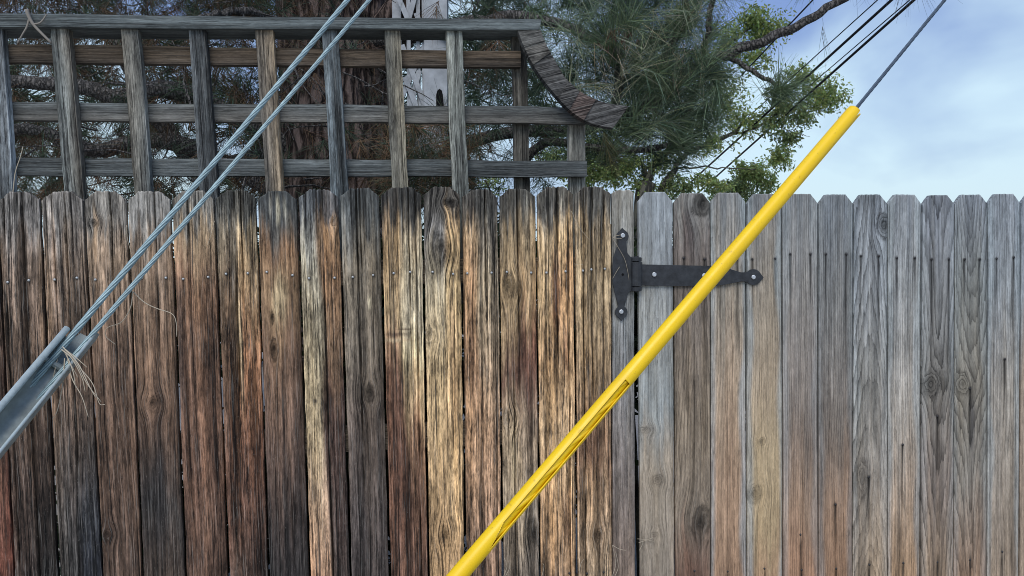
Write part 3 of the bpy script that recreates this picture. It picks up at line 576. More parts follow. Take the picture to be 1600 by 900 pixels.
# curved end trim built of short sawn planks
lo = smoothcurve([(809, 48), (822, 80), (842, 115), (868, 148), (895, 176), (925, 193), (958, 200)], 5)
hi = smoothcurve([(845, 47), (853, 68), (866, 92), (884, 122), (912, 146), (945, 160), (982, 166)], 5)
curve = MB(); trim = empty('curved_trim', (0, 0, 0)); trim.parent = trellis; trim.location = -trellis.location
segs = [0, 4, 8, 16, 19, 23, 30]
tone = [(72, 72, 70), (84, 82, 78), (66, 66, 66), (60, 60, 60), (78, 66, 62), (70, 70, 70)]
for k in range(6):
    i0, i1 = segs[k], segs[k+1]; off = 0.004*((k % 3)-1)
    vs = []; n = i1-i0+1; cols_ = 8; Yt = 0.095+off
    G = []
    for i in range(i0, i1+1):
        p, q = atY(lo[i][0], lo[i][1], Yt), atY(hi[i][0], hi[i][1], Yt)
        for j in range(cols_+1): t = j/cols_; G.append(p*(1-t)+q*t)
    G = np.array(G).reshape(n, cols_+1, 3); ii = np.arange(n*(cols_+1)).reshape(n, cols_+1)
    if k == 0: pass
    F = np.stack([ii[:-1, :-1], ii[1:, :-1], ii[1:, 1:], ii[:-1, 1:]], -1).reshape(-1, 4)
    V = G.reshape(-1, 3); loop = np.concatenate([ii[0, :], ii[1:, -1], ii[-1, -2::-1], ii[-2:0:-1, 0]]); bk = V[loop].copy(); bk[:, 1] += 0.042; nb = len(V)
    V = np.concatenate([V, bk]); faces = [tuple(f) for f in F.tolist()]
    for m_ in range(len(loop)): m2 = (m_+1) % len(loop); faces.append((int(loop[m_]), int(loop[m2]), nb+m2, nb+m_))
    faces.append(tuple(range(nb, nb+len(loop))))
    me = bpy.data.meshes.new('plank'); me.from_pydata(V.tolist(), [], faces); me.update()
    ca = math.radians(14); g0 = -V[:, 0]*math.sin(ca)+V[:, 2]*math.cos(ca); g1 = V[:, 0]*math.cos(ca)+V[:, 2]*math.sin(ca)
    cc = lin(tone[k])[None]*ALB*.62*np.clip(1+.5*vnoise(g0*120, g1*6, 40+k), .4, 1.8)[:, None]
    at_ = me.color_attributes.new('stain', 'FLOAT_COLOR', 'POINT'); at_.data.foreach_set('color', np.concatenate([np.clip(cc, 0, 1), np.full((len(V), 1), .5)], 1).astype('f').ravel())
    at_ = me.attributes.new('grain', 'FLOAT_VECTOR', 'POINT'); at_.data.foreach_set('vector', np.stack([g0, g1, np.full(len(V), 3.3*k)], 1).astype('f').ravel())
    at_ = me.attributes.new('ring', 'FLOAT', 'POINT'); at_.data.foreach_set('value', (g0*160).astype('f'))
    at_ = me.attributes.new('rough', 'FLOAT', 'POINT'); at_.data.foreach_set('value', np.full(len(V), .8, 'f'))
    me.materials.append(WOOD); o = bpy.data.objects.new('plank', me); C.objects.link(o); o.parent = trim

# ------------------------------------------------------------------ guy wires and guards
def strand(mb, a, b, R, pitch, nstr=6, side=5, step=9, phase=0.0):
    a, b = np.asarray(a), np.asarray(b); x, y, d = frame(b-a); Ln = np.linalg.norm(b-a); m = int(Ln/pitch*step)
    for s in range(nstr):
        pts = []
        for i in range(m+1):
            t = Ln*i/m; an = 2*math.pi*(t/pitch+s/nstr)+phase; pts.append(a+d*t+R*.63*(math.cos(an)*x+math.sin(an)*y))
        tube(mb, pts, R*.40, side)
def wire_thing(name, label, a, b, R, pitch, mat, nstr=6, cat='guy wire', group=None):
    mb = MB(); strand(mb, a, b, R, pitch, nstr); o = mb.build(name, mat, None, True); return tag(o, label, cat, group)
w1a, w1b = atD(116, 520, 1.30), atD(543, 0, 1.72); w2a, w2b = atD(133, 536, 1.30), atD(577, 0, 1.72)
W1 = lambda t: w1a+(w1b-w1a)*t
W2 = lambda t: w2a+(w2b-w2a)*t
wire_thing('guy_wire', 'thicker of the two pale steel guy wires, upper one, entering the grey metal guard', W1(-0.9), W1(2.4), 0.0057, 0.17, STRAND)
wire_thing('guy_wire', 'thinner lower steel guy wire running beside the thick one into the grey guard', W2(-0.9), W2(2.4), 0.0047, 0.14, STRAND)
# galvanised channel guard, open towards the alley
ga, gb = atD(127, 523, 1.31), atD(127-430*0.5, 523+521*0.5, 1.31-0.21)
ax = (ga-gb)/np.linalg.norm(ga-gb); toc = CAM-ga; toc = toc-ax*np.dot(toc, ax); toc /= np.linalg.norm(toc); sd_ = np.cross(ax, toc)   # sd_ points sideways
if np.dot(sd_, RT) < 0: sd_ = -sd_
glen = ga[2]/ax[2]*0.96
def channel(name, mat, R, th, tilt, a_open, parent, lip=0.004):
    prof = []                                   # outer then inner profile angles measured from the opening direction
    n = 26
    for k in range(n+1):
        an = math.radians(a_open+(360-2*a_open)*k/n)+tilt; prof.append((R*math.cos(an), R*math.sin(an), 1.0))
    mb = MB(); vs = []; m = 24
    ring_n = 2*(n+1)
    for i in range(m+1):
        base0 = ga-ax*glen*i/m
        for pas, rr in ((0, 1.0), (1, (R-th)/R)):
            for k, (cx_, cy_, _) in enumerate(prof if pas == 0 else prof[::-1]):
                kk = k/n if pas == 0 else 1-k/n
                off = 0.0
                if i == 0: off = 0.012*math.sin(kk*math.pi)-0.018*(kk > .62)+0.010*(kk < .12)
                vs.append(base0+ax*off+toc*cx_*rr+sd_*cy_*rr)
    fs = []
    for i in range(m):
        for k in range(ring_n): a_, b_ = i*ring_n+k, i*ring_n+(k+1) % ring_n; fs.append((a_, b_, b_+ring_n, a_+ring_n))
    mb.add(vs, fs); o = mb.build(name, mat, parent, True); return o
gu_ = empty('metal_guard', tuple(ga-ax*glen), 'galvanised steel channel guard around the lower end of the two guy wires', 'guard')
channel('channel', GALV, 0.0245, 0.002, -0.35, 62, gu_)
for s_, rr_ in ((62, .0026), (298, .0056)):     # rolled lips
    an = math.radians(s_)-0.35; mb = MB(); o_ = toc*0.0245*math.cos(an)+sd_*0.0245*math.sin(an)
    tube(mb, [ga-ax*0.004+o_, ga-ax*glen*.5+o_, ga-ax*glen*.98+o_], rr_, 10); mb.build('rolled_lip', LIP, gu_, True)
mb = MB()
c0 = ga-ax*.062; tube(mb, [c0-sd_*.020-toc*.016, c0+sd_*.010-toc*.016], .006, 8)
mb.build('clamp_bolt', GALV, gu_)

# yellow plastic guard
ya, yb = atD(722, 892, 1.47), atD(1334, 174, 1.90)
yax = (yb-ya)/np.linalg.norm(yb-ya); ylen = yb[2]/yax[2]*0.97; ybase = yb-yax*ylen
ytc = CAM-atD(900, 680, 1.65); ytc = ytc-yax*np.dot(ytc, yax); ytc /= np.linalg.norm(ytc); ysd = np.cross(yax, ytc)
if np.dot(ysd, RT) < 0: ysd = -ysd                # ysd: lower right side seen from the camera
yg = empty('plastic_guard', tuple(ybase), 'bright yellow plastic guy wire guard slanting across the fence and gate', 'guard')
def along(px, py):                              # distance from the base of the guard of the axis point nearest the given view ray
    d = ray(px, py); d /= np.linalg.norm(d); n_ = np.cross(d, yax); n2 = np.cross(d, n_); return np.dot(CAM-ybase, n2)/np.dot(yax, n2)
tS0, tS1 = along(762, 862), along(983, 602)
def yshell():
    R, th, n, m = 0.0174, 0.0018, 96, 150; mb = MB(); vs = []; fs = []
    a_s = math.radians(58)                      # seam where the wrapped sheet overlaps, towards the lower right
    ts = np.unique(np.concatenate([np.linspace(0, ylen, m), np.linspace(tS0-.005, tS0+.2*(tS1-tS0), 60), np.linspace(tS0, tS1+.004, 60), np.linspace(ylen-.05, ylen, 14)])); m = len(ts)
    tot = 2*math.pi+0.30
    for i, t in enumerate(ts):
        for pas in (0, 1):
            for k in range(n+1):
                f = k/n; an = a_s+tot*f; rr = R+0.0022*(f-.5)-th*pas
                tt = t
                q = (math.degrees(an) % 360)
                a3 = q if q < 180 else q-360   # 0 faces the camera, +90 lower right
                lim = ylen+0.010*math.cos(math.radians(a3+20))-0.034*max(0, 1-abs(a3-52)/20)-0.012*(a3 < -70)
                if 66 < a3 < 120: lim += 0.012*(1-(a3-66)/54)
                tt = min(t, lim)
                vs.append(ybase+yax*tt+rr*(math.cos(an)*ytc+math.sin(an)*ysd))
    st = 2*(n+1)
    def open_(i, k):
        t = .5*(ts[i]+ts[i+1]); an = math.degrees(a_s+tot*(k+.5)/n) % 360; a2 = an if an < 180 else an-360
        if not (tS0 < t < tS1): return False
        fr = (t-tS0)/(tS1-tS0); lo_, hi_ = 0, 52
        if fr < .14: lo_ = 52-52*fr/.14
        return lo_ < a2 < hi_
    for i in range(m-1):
        for k in range(n):
            if open_(i, k): continue
            o_, q_ = i*st+k, i*st+n+1+k
            fs.append((o_, o_+1, o_+1+st, o_+st)); fs.append((q_+1, q_, q_+st, q_+1+st))
            for (kk, side) in ((k-1, 0), (k+1, 1)):           # wall of the slot
                if 0 <= kk < n and open_(i, kk):
                    e = k+side; fs.append((i*st+e, (i+1)*st+e, (i+1)*st+n+1+e, i*st+n+1+e))
            for ii, j in ((i-1, i), (i+1, i+1)):
                if 0 <= ii < m-1 and open_(ii, k): fs.append((j*st+k, j*st+k+1, j*st+n+1+k+1, j*st+n+1+k))
    for i in range(m-1):
        for e in (0, n): fs.append((i*st+e, (i+1)*st+e, (i+1)*st+n+1+e, i*st+n+1+e))
    for k in range(n): j = m-1; fs.append((j*st+k, j*st+k+1, j*st+n+2+k, j*st+n+1+k)); fs.append((k, k+1, n+2+k, n+1+k))
    mb.add(vs, fs); return mb.build('sleeve', YELLOW, yg, True)
ysh = yshell()
mb = MB(); yo = (ytc*.86+ysd*.5)*.0034; tube(mb, [ybase+yax*(tS0-.25), ybase+yax*(tS1+.10)], 0.0124, 20); strand(mb, ybase+yax*(tS0-.25), ybase+yax*(tS1+.10), 0.0139, 0.26, 3, 10, 14, 0.6); mb.build('spiral_grip', YELLOW, yg, True)
wdir = atD(1476, 0, 1.90+0.10)-yb
mb = MB(); strand(mb, ybase, yb, 0.0046, 0.12); strand(mb, yb, yb+wdir*6, 0.0046, 0.12)
tag(mb.build('guy_wire', DARKWIRE, None, True), 'dark steel guy wire rising into the sky from the top of the yellow guard', 'guy wire')

# ------------------------------------------------------------------ overhead cables
def cable(a, b, r, label, e0=.25, e1=1.0):
    A, B = atD(*a), atD(*b); d = B-A; mb = MB(); P = []
    for k in range(13):
        t = -e0+(1+e0+e1)*k/12; P.append(A+d*t)
    tube(mb, P, r, 8); tag(mb.build('overhead_cable', RUBBER, None, True), label, 'cable', 'black cables crossing the sky behind the pine')
cable((1050, 311, 13), (1393, 0, 6.6), 0.013, 'thick black overhead cable, left one of the thick pair crossing the sky')
cable((1092, 300, 13), (1428, 0, 6.6), 0.013, 'thick black overhead cable, right one of the thick pair crossing the sky')
cable((1150, 200, 10), (1370, 1, 7.0), 0.0055, 'thin wire just above the left thick overhead cable', .3)
cable((1245, 151, 10), (1412, 8, 7.0), 0.0055, 'thin wire between the two thick overhead cables', .3)
cable((1180, 95, 9), (1270, 0, 7.5), 0.008, 'short dark overhead wire crossing behind the pine limb', .3)

# ------------------------------------------------------------------ vegetation
def rvec(): 
    v = RNG.normal(size=3); return v/np.linalg.norm(v)
class QB:                                     # batch of many small quads with a colour each
    def __init__(s): s.V = []; s.F = []; s.c = []; s.n = 0
    def add(s, V, F, c): s.V.append(V); s.F.append(F+s.n); s.c.append(c); s.n += len(V)
    def build(s, name, mat, parent=None):
        V = np.concatenate(s.V); F = np.concatenate(s.F); c = np.concatenate(s.c)
        me = bpy.data.meshes.new(name); me.vertices.add(len(V)); me.vertices.foreach_set('co', V.astype('f').ravel())
        me.loops.add(F.size); me.loops.foreach_set('vertex_index', F.astype('i').ravel()); me.polygons.add(len(F))
        me.polygons.foreach_set('loop_start', np.arange(0, F.size, 4, dtype='i')); me.update(calc_edges=True); me.validate()
        a = me.color_attributes.new('tint', 'FLOAT_COLOR', 'POINT'); a.data.foreach_set('color', np.concatenate([c, np.ones((len(c), 1))], 1).astype('f').ravel())
        me.materials.append(mat); return link(name, me, parent)
def unit(v): return v/(np.linalg.norm(v, axis=-1, keepdims=True)+1e-9)
def needles(qb, c, axis, n, Ln, spread, col, wid=0.0022, droop=0.0, segs=2, stem=0.08):
    x, y, d = frame(axis); c = np.asarray(c); R_ = RNG
    th = (spread*np.sqrt(R_.random(n)))[:, None]; ph = R_.uniform(0, 2*math.pi, n)[:, None]
    vv = np.cos(th)*d+np.sin(th)*(np.cos(ph)*x+np.sin(ph)*y); p = c-d*(stem*R_.random(n))[:, None]
    l = Ln*R_.uniform(.65, 1.1, n)[:, None]; s_ = unit(np.cross(vv, R_.normal(size=(n, 3)))); dr = (droop*R_.uniform(.3, 1.3, n))[:, None]
    P = []
    for k in range(segs+1):
        ww = wid*(1-.75*k/segs); P += [p-s_*ww*.5, p+s_*ww*.5]
        vv = unit(vv+np.array([0, 0, -1.])*dr/segs); p = p+vv*l/segs
    m = 2*(segs+1); V = np.stack(P, 1).reshape(-1, 3); o = (np.arange(n)*m)[:, None, None]
    F = (np.array([(2*k, 2*k+1, 2*k+3, 2*k+2) for k in range(segs)])[None]+o).reshape(-1, 4)
    q = np.array(col)*R_.uniform(.6, 1.5, (n, 1))*np.stack([R_.uniform(.85, 1.2, n), np.ones(n), R_.uniform(.8, 1.2, n)], 1)
    qb.add(V, F, np.repeat(q, m, 0))
GREEN = (0.105, 0.155, 0.085); DGREEN = (0.048, 0.078, 0.048); BROWN = (0.13, 0.085, 0.048); PALE = (0.30, 0.27, 0.19)
base_t = atD(530, 300, 4.7); base_t[2] = 0
pine = empty('pine_tree', tuple(base_t), 'large old pine with reddish bark and long needles behind the trellis', 'tree')
def trunk_mesh(mat, base, pts_r, parent, name='trunk', amp=0.03, n=48, seed=3):
    P = smoothcurve([p for p, _ in pts_r], 14); m = len(P); rr = np.interp(np.linspace(0, 1, m), np.linspace(0, 1, len(pts_r)), [r for _, r in pts_r])
    mb = MB(); vs = []
    for i in range(m):
        for k in range(n):
            a = 2*math.pi*k/n; z = P[i][2]
            w_ = float(vnoise(np.array([math.cos(a)*3+9]), np.array([math.sin(a)*3+z*1.2]), seed)[0])+.6*float(vnoise(np.array([k*.55]), np.array([z*3.]), seed+1)[0])
            r = rr[i]*(1+amp/.3*w_); vs.append(P[i]+r*np.array([math.cos(a), math.sin(a), 0]))
    fs = [(i*n+k, i*n+(k+1) % n, (i+1)*n+(k+1) % n, (i+1)*n+k) for i in range(m-1) for k in range(n)]
    mb.add(vs, fs); return mb.build(name, mat, parent, True)
trunk_mesh(PINEBARK, base_t, [(base_t+np.array([0, 0, z]), r) for z, r in ((-.05, .50), (.6, .40), (1.6, .36), (2.6, .345), (4, .31), (6, .25), (8.5, .15), (10, .05))], pine)
def limb(mb, pts, r0, r1, n=8, wob=0.0):
    P = smoothcurve(pts, 6); m = len(P)
    P = [p+wob*RNG.normal(size=3) for p in P]
    tube(mb, P, [r0+(r1-r0)*i/(m-1) for i in range(m)], n)
def mk_limb(pts, r0, r1, mat=PINEBARK, n=9, wob=.006, parent=pine):
    mb = MB(); limb(mb, pts, r0, r1, n, wob); mb.build('limb', mat, parent, True)
tz = lambda z: base_t+np.array([0, 0, z])
mk_limb([tz(2.55), atD(640, 15, 4.4), atD(720, -60, 4.1)], .16, .11)
mk_limb([tz(1.9), atD(760, 215, 4.2), atD(900, 205, 3.9), atD(1010, 165, 3.7), atD(1100, 100, 3.55), atD(1190, 64, 3.45), atD(1270, 28, 3.4), atD(1335, -12, 3.35), atD(1450, -90, 3.3)], .037, .0135, TWIGBARK)
mk_limb([tz(2.1), atD(300, 150, 4.2), atD(190, 152, 4.0), atD(100, 132, 3.9), atD(-40, 128, 3.8)], .06, .03, TWIGBARK)
mk_limb([tz(1.8), atD(280, 225, 4.4), atD(150, 235, 4.2), atD(60, 206, 4.1), atD(-40, 203, 4.0)], .055, .028, TWIGBARK)
mk_limb([tz(2.3), atD(330, 255, 4.5), atD(255, 195, 4.4), atD(225, 150, 4.3), atD(180, 60, 4.1)], .06, .04, TWIGBARK)
mk_limb([tz(2.9), atD(390, 22, 3.9), atD(330, 24, 3.6), atD(260, 40, 3.5)], .03, .010, TWIGBARK)
mk_limb([tz(1.5), atD(700, 285, 4.0), atD(800, 260, 3.8), atD(860, 222, 3.7), atD(960, 236, 3.6), atD(1060, 226, 3.5)], .035, .012, TWIGBARK)
mk_limb([tz(2.9), atD(720, 40, 4.0), atD(830, 30, 3.8), atD(955, 75, 3.5)], .05, .02, TWIGBARK)
mk_limb([atD(960, 175, 3.7), atD(968, 130, 3.6), atD(962, 75, 3.45)], .026, .017, TWIGBARK)
mk_limb([atD(1000, 170, 3.7), atD(1040, 90, 3.6), atD(1062, 30, 3.5), atD(1070, -20, 3.4)], .024, .014, TWIGBARK)
mk_limb([atD(1140, 92, 3.5), atD(1180, 112, 3.45), atD(1218, 137, 3.4)], .013, .009, TWIGBARK)
mk_limb([atD(1100, 100, 3.55), atD(1105, 60, 3.5), atD(1120, -10, 3.4)], .018, .012, TWIGBARK)
mk_limb([atD(1000, 165, 3.65), atD(1050, 185, 3.6), atD(1100, 170, 3.55)], .014, .008, TWIGBARK)
nd = QB()
def tuft(px, py, D, axis, n, L_=.21, spread=1.2, col=GREEN, wid=.0024, droop=.25, stem=.10):
    needles(nd, atD(px, py, D), axis, n, L_, spread, col, wid, droop, 3, stem)
pr = lambda x, y, z=0: RT*x+UP*y-FW*z           # direction given as right / up / towards the viewer
tuft(960, 72, 3.45, pr(0, 1, .4), 260, .25, 1.35); tuft(945, 60, 3.5, pr(-.7, .8, .1), 170, .24, 1.0); tuft(985, 40, 3.5, pr(.3, 1, .2), 150, .24, 1.0)
tuft(1066, 25, 3.4, pr(.2, 1, .3), 220, .22, 1.5); tuft(1070, 30, 3.4, pr(.3, -.9, .3), 120, .20, 1.1)
tuft(1218, 137, 3.38, pr(.35, .9, .15), 150, .21, 1.0); tuft(1222, 140, 3.38, pr(1, .25, 0), 110, .22, .8); tuft(1215, 138, 3.4, pr(-.2, -1, .1), 70, .17, 1.2); tuft(1228, 141, 3.38, pr(1, -.1, .1), 70, .20, .7)
tuft(1105, 172, 3.5, pr(.9, .3, .1), 190, .22, 1.3); tuft(1085, 150, 3.6, pr(-.2, -.6, .2), 170, .22, 1.6); tuft(1130, 120, 3.6, pr(.4, -.8, 0), 110, .18, 1.2)
tuft(1068, 226, 3.45, pr(1, .35, .2), 150, .21, 1.05); tuft(1060, 226, 3.5, pr(.6, -.7, .1), 90, .19, .9); tuft(955, 236, 3.55, pr(.9, .7, .2), 130, .20, .9); tuft(950, 238, 3.5, pr(.2, -1, 0), 80, .18, .8, (.12, .12, .06)); tuft(900, 225, 3.6, pr(.5, .6, .2), 90, .19, 1.2)
tuft(870, 215, 3.7, pr(-.6, -.3, .1), 90, .18, 1.3); tuft(775, 205, 3.7, pr(0, -.4, .2), 110, .18, 1.6, DGREEN); tuft(800, 270, 3.7, pr(.3, -.2, .2), 70, .17, 1.6, DGREEN)
tuft(880, 110, 3.8, pr(-.5, .3, .2), 190, .22, 1.6, DGREEN); tuft(1010, 120, 3.8, pr(.3, .1, .3), 160, .22, 1.7, DGREEN); tuft(1015, 60, 3.75, pr(.3, .5, .3), 150, .22, 1.6, GREEN)
tuft(1120, 40, 3.6, pr(.5, .8, .1), 130, .2, 1.5); tuft(1150, -20, 3.4, pr(.8, -.3, .1), 60, .18, 1.0); tuft(1260, -25, 3.4, pr(-.6, -.8, 0), 50, .16, .8); tuft(1285, 60, 3.4, pr(0, -1, 0), 8, .18, .5, (.08, .09, .08), .0018, .05)
tuft(1340, -20, 3.35, pr(.4, -1, 0), 18, .17, 1.0, (.06, .075, .07), .0022, .1); tuft(1425, -45, 3.35, pr(.25, -1, 0), 46, .27, .62, (.06, .075, .07), .0024, .05); tuft(1375, -25, 3.35, pr(-.5, -.8, 0), 18, .18, .6, (.07, .085, .08), .0022, .1)
for (x, y, m_) in ((955, 85, 26), (1060, 60, 22), (1010, 90, 14), (1090, 90, 12), (900, 130, 8)): [tuft(x+random.gauss(0, 28), y+random.gauss(0, 22), 3.3, pr(random.gauss(.1, .5), -1, .25), 2, .23, .9, PALE, .0019, .6, .02) for _ in range(m_//3)]
for k in range(26): # buds
    x, y = random.choice([(960, 68), (1066, 20), (975, 60)]); p = atD(x+random.gauss(0, 16), y+random.gauss(0, 9), 3.4)
    needles(nd, p, pr(0, 1, .5), 5, .035, .8, (.12, .085, .06), .007, 0, 1, .01)
# green outer crown right of the trellis
for k in range(215):
    x = random.gauss(985, 80); y = random.uniform(-70, 215)
    if x > 1140 or x < 835 or (x > 1085 and y > 190): continue
    D = random.uniform(3.5, 4.6); tuft(x, y, D, pr(random.gauss(.25, .6), random.gauss(.4, .6), random.gauss(.2, .4)), 70, .21, 1.35, random.choice([GREEN, DGREEN, DGREEN]), .0027, .25)
for k in range(26):
    x = random.uniform(880, 1110); y = random.uniform(195, 260); tuft(x, y, random.uniform(3.5, 4.2), pr(random.gauss(.5, .5), random.gauss(0, .6), .1), 45, .19, 1.1, DGREEN, .0025, .3)
for k in range(34):
    tuft(random.uniform(985, 1125), random.uniform(70, 185), random.uniform(3.25, 3.45), pr(random.gauss(.3, .7), random.gauss(.1, .7), .3), 42, .20, 1.3, random.choice([GREEN, GREEN, DGREEN]), .0027, .3)
for k in range(46):
    x = random.uniform(860, 1135); y = random.uniform(-20, 215)
    tuft(x, y, random.uniform(3.2, 3.4), pr(random.gauss(.3, .7), random.gauss(.2, .7), .35), 20, .22, 1.2, random.choice([(.17, .22, .13), (.13, .18, .11), (.20, .22, .15)]), .0031, .3)
# inner crown behind the trellis: dense, mostly dead and shaded needles
def inwhite(x, y): return 600 < x < 712 and y < 172
for k in range(2100):
    x = random.uniform(-150, 860); y = random.uniform(-110, 325); D = random.uniform(3.7, 6.6)
    if inwhite(x, y) and random.random() < .90: continue
    if 435 < x < 615 and D < 5 and random.random() < .42: continue
    if 735 < x < 860 and y > 200 and random.random() < .6: continue
    dead = random.random() < (.66 if x < 640 else .25)
    c = tuple(np.array(BROWN)*random.uniform(.35, 1.0)) if dead else DGREEN
    needles(nd, atD(x, y, D), pr(random.gauss(0, .6), -1 if dead else random.gauss(0, .7), random.gauss(0, .5)), 30, .20, 1.1, c, .0042 if D > 5 else .0027, .35, 2, .08)
for k in range(170):
    x = random.uniform(600, 735); y = random.uniform(188, 305); needles(nd, atD(x, y, random.uniform(3.4, 3.95)), pr(random.gauss(0, .8), random.gauss(0, .7), .2), 22, .19, 1.3, random.choice([DGREEN, BROWN]), .0026, .35, 2, .08)
for k in range(520):  # crown overhead and behind, out of view mostly
    p = base_t+np.array([random.gauss(0, 1.6), random.gauss(0, 1.4), random.uniform(3.0, 8.5)])
    if p[1] < .3: continue
    needles(nd, p, rvec()+np.array([0, 0, .4]), 60, .22, 1.5, DGREEN, .008, .2, 1, .12)
for k in range(450):  # far side of the crown, closing the view behind the trellis
    x = random.uniform(-220, 860); y = random.uniform(-160, 345); D = random.uniform(6.2, 7.6)
    if x > 735 and y > 190 and random.random() < .7: continue
    needles(nd, atD(x, y, D), rvec(), 60, .26, 1.6, DGREEN, .011, .2, 1, .2)
nd.build('needles', NEEDLE, pine)
tw = MB()
for k in range(330): # dead twigs inside the crown
    x = random.uniform(-80, 840); y = random.uniform(-60, 310); D = random.uniform(3.4, 5.4)
    if 612 < x < 705 and y < 165 and random.random() < .85: continue
    p = atD(x, y, D); d = pr(random.gauss(0, 1), random.gauss(-.1, .5), random.gauss(0, .6)); d /= np.linalg.norm(d); l = random.uniform(.15, .5); P = [p]; 
    for j in range(5): d = d+RNG.normal(size=3)*.22; d /= np.linalg.norm(d); P.append(P[-1]+d*l/5)
    tube(tw, P, [random.uniform(.003, .007)*(1-.14*j) for j in range(6)], 4)
tag(tw.build('twigs', TWIGBARK, pine), kind='stuff')

# locust trees further back
def leafball(qb, c, r, n, col, size=.05, flat=.75):
    c = np.asarray(c); R_ = RNG; ns = max(4, int(n/16))
    sub = c+unit(R_.normal(size=(ns, 3)))*(r*R_.uniform(.15, .95, ns))[:, None]*np.array([1, 1, flat])
    p = sub[R_.integers(0, ns, n)]+R_.normal(size=(n, 3))*r*.13
    a = unit(unit(R_.normal(size=(n, 3)))+np.array([0, 0, -.5])); b = unit(np.cross(a, R_.normal(size=(n, 3))))
    l = (size*R_.uniform(.6, 1.3, n))[:, None]; w_ = l*.42
    V = np.stack([p, p+a*l*.5+b*w_*.5, p+a*l, p+a*l*.5-b*w_*.5], 1).reshape(-1, 3); F = np.arange(4*n).reshape(n, 4)
    q = np.array(col)*R_.uniform(.55, 1.5, (n, 1))*np.stack([R_.uniform(.85, 1.25, n), np.ones(n), R_.uniform(.7, 1.1, n)], 1)
    qb.add(V, F, np.repeat(q, 4, 0))
LG = (0.23, 0.31, 0.12); LG2 = (0.17, 0.235, 0.11)
def leaftree(label, trunk, limbs, balls, mat=GREYBARK, name='leafy_tree'):
    b0 = np.array(trunk[0][0], float); t = empty(name, tuple(b0), label, 'tree')
    mb = MB(); tube(mb, smoothcurve([p for p, _ in trunk], 5), list(np.interp(np.linspace(0, 1, 5*(len(trunk)-1)+1), np.linspace(0, 1, len(trunk)), [r for _, r in trunk])), 12); mb.build('trunk', mat, t, True)
    for (pts, r0, r1) in limbs:
        mb = MB(); limb(mb, pts, r0*.62, r1*.6, 7, .012); mb.build('limb', mat, t, True)
    mb = QB()
    for (c, r, n, col, sz) in balls: leafball(mb, c, r, int(n*4.0), col, sz*.95)
    mb.build('crown', LEAF, t)
D0 = 9.5
def B(x, y, rp, n, col=LG, D=D0, sz=.055): return (atD(x, y, D), rp*D/FPX, n, col, sz)
f0 = atD(1005, 320, D0); g0_ = f0.copy(); g0_[2] = 0
leaftree('light green leafy tree with a forked trunk showing behind the hinge', [(g0_, .17), (f0*.5+g0_*.5, .14), (f0, .12), (atD(1012, 285, D0), .11)],
  [([atD(1008, 300, D0), atD(1020, 262, D0), atD(1042, 235, D0), atD(1075, 180, D0), atD(1100, 110, D0)], .10, .04), ([atD(1030, 300, D0), atD(1050, 270, D0), atD(1075, 240, D0), atD(1130, 215, D0), atD(1180, 180, D0)], .075, .03),
   ([atD(1012, 285, D0), atD(1000, 255, D0), atD(975, 230, D0), atD(930, 180, D0)], .06, .03), ([atD(1130, 215, D0), atD(1190, 195, D0), atD(1240, 160, D0), atD(1285, 140, D0)], .028, .01), ([atD(1180, 180, D0), atD(1225, 200, D0), atD(1265, 212, D0)], .014, .005), ([atD(1100, 110, D0), atD(1150, 60, D0), atD(1200, 30, D0)], .04, .012), ([atD(1060, 262, D0), atD(1120, 262, D0), atD(1180, 265, D0)], .022, .008)],
  [B(1195, 45, 42, 420), B(1170, 30, 30, 200), B(1140, 60, 40, 260), B(1285, 148, 42, 520), B(1255, 120, 34, 200), B(1225, 165, 40, 240, LG2), B(1235, 215, 26, 150, LG2), B(1215, 245, 26, 190), B(1160, 190, 46, 280), B(1110, 220, 40, 200), B(950, 265, 42, 600, LG), B(930, 230, 40, 380, LG), B(985, 190, 50, 420, LG), B(1040, 150, 60, 260, LG2), B(1000, 285, 30, 110), B(1070, 290, 34, 150, LG2), B(1100, 280, 24, 90), B(905, 280, 30, 320), B(770, 280, 40, 130), B(1120, 130, 50, 260, LG2), B(870, 250, 40, 320), B(1075, 195, 44, 260, LG2), B(1130, 160, 40, 200, LG), B(1030, 250, 40, 220, LG), B(1060, 215, 30, 160, LG), B(985, 255, 34, 220, LG), B(1205, 190, 34, 190, LG2), B(1250, 180, 30, 150, LG2), B(1120, 290, 26, 120, LG), B(1175, 90, 40, 200, LG), B(1040, 290, 26, 130, LG2)])
D1 = 11.0; f1 = atD(1150, 330, D1); g1_ = f1.copy(); g1_[2] = 0
leaftree('small bushy green tree just above the gate boards right of the cables', [(g1_, .08), (f1*.5+g1_*.5, .07), (f1, .06), (atD(1155, 295, D1), .045)],
  [([atD(1155, 295, D1), atD(1165, 270, D1), atD(1180, 255, D1)], .03, .01), ([atD(1155, 295, D1), atD(1140, 285, D1), atD(1120, 280, D1)], .02, .008)],
  [B(1178, 272, 32, 480, LG, D1), B(1150, 290, 26, 200, LG2, D1), B(1200, 285, 20, 150, LG, D1), B(1160, 262, 20, 110, LG, D1), B(1130, 300, 30, 200, LG2, D1), B(1170, 310, 40, 260, LG2, D1)])
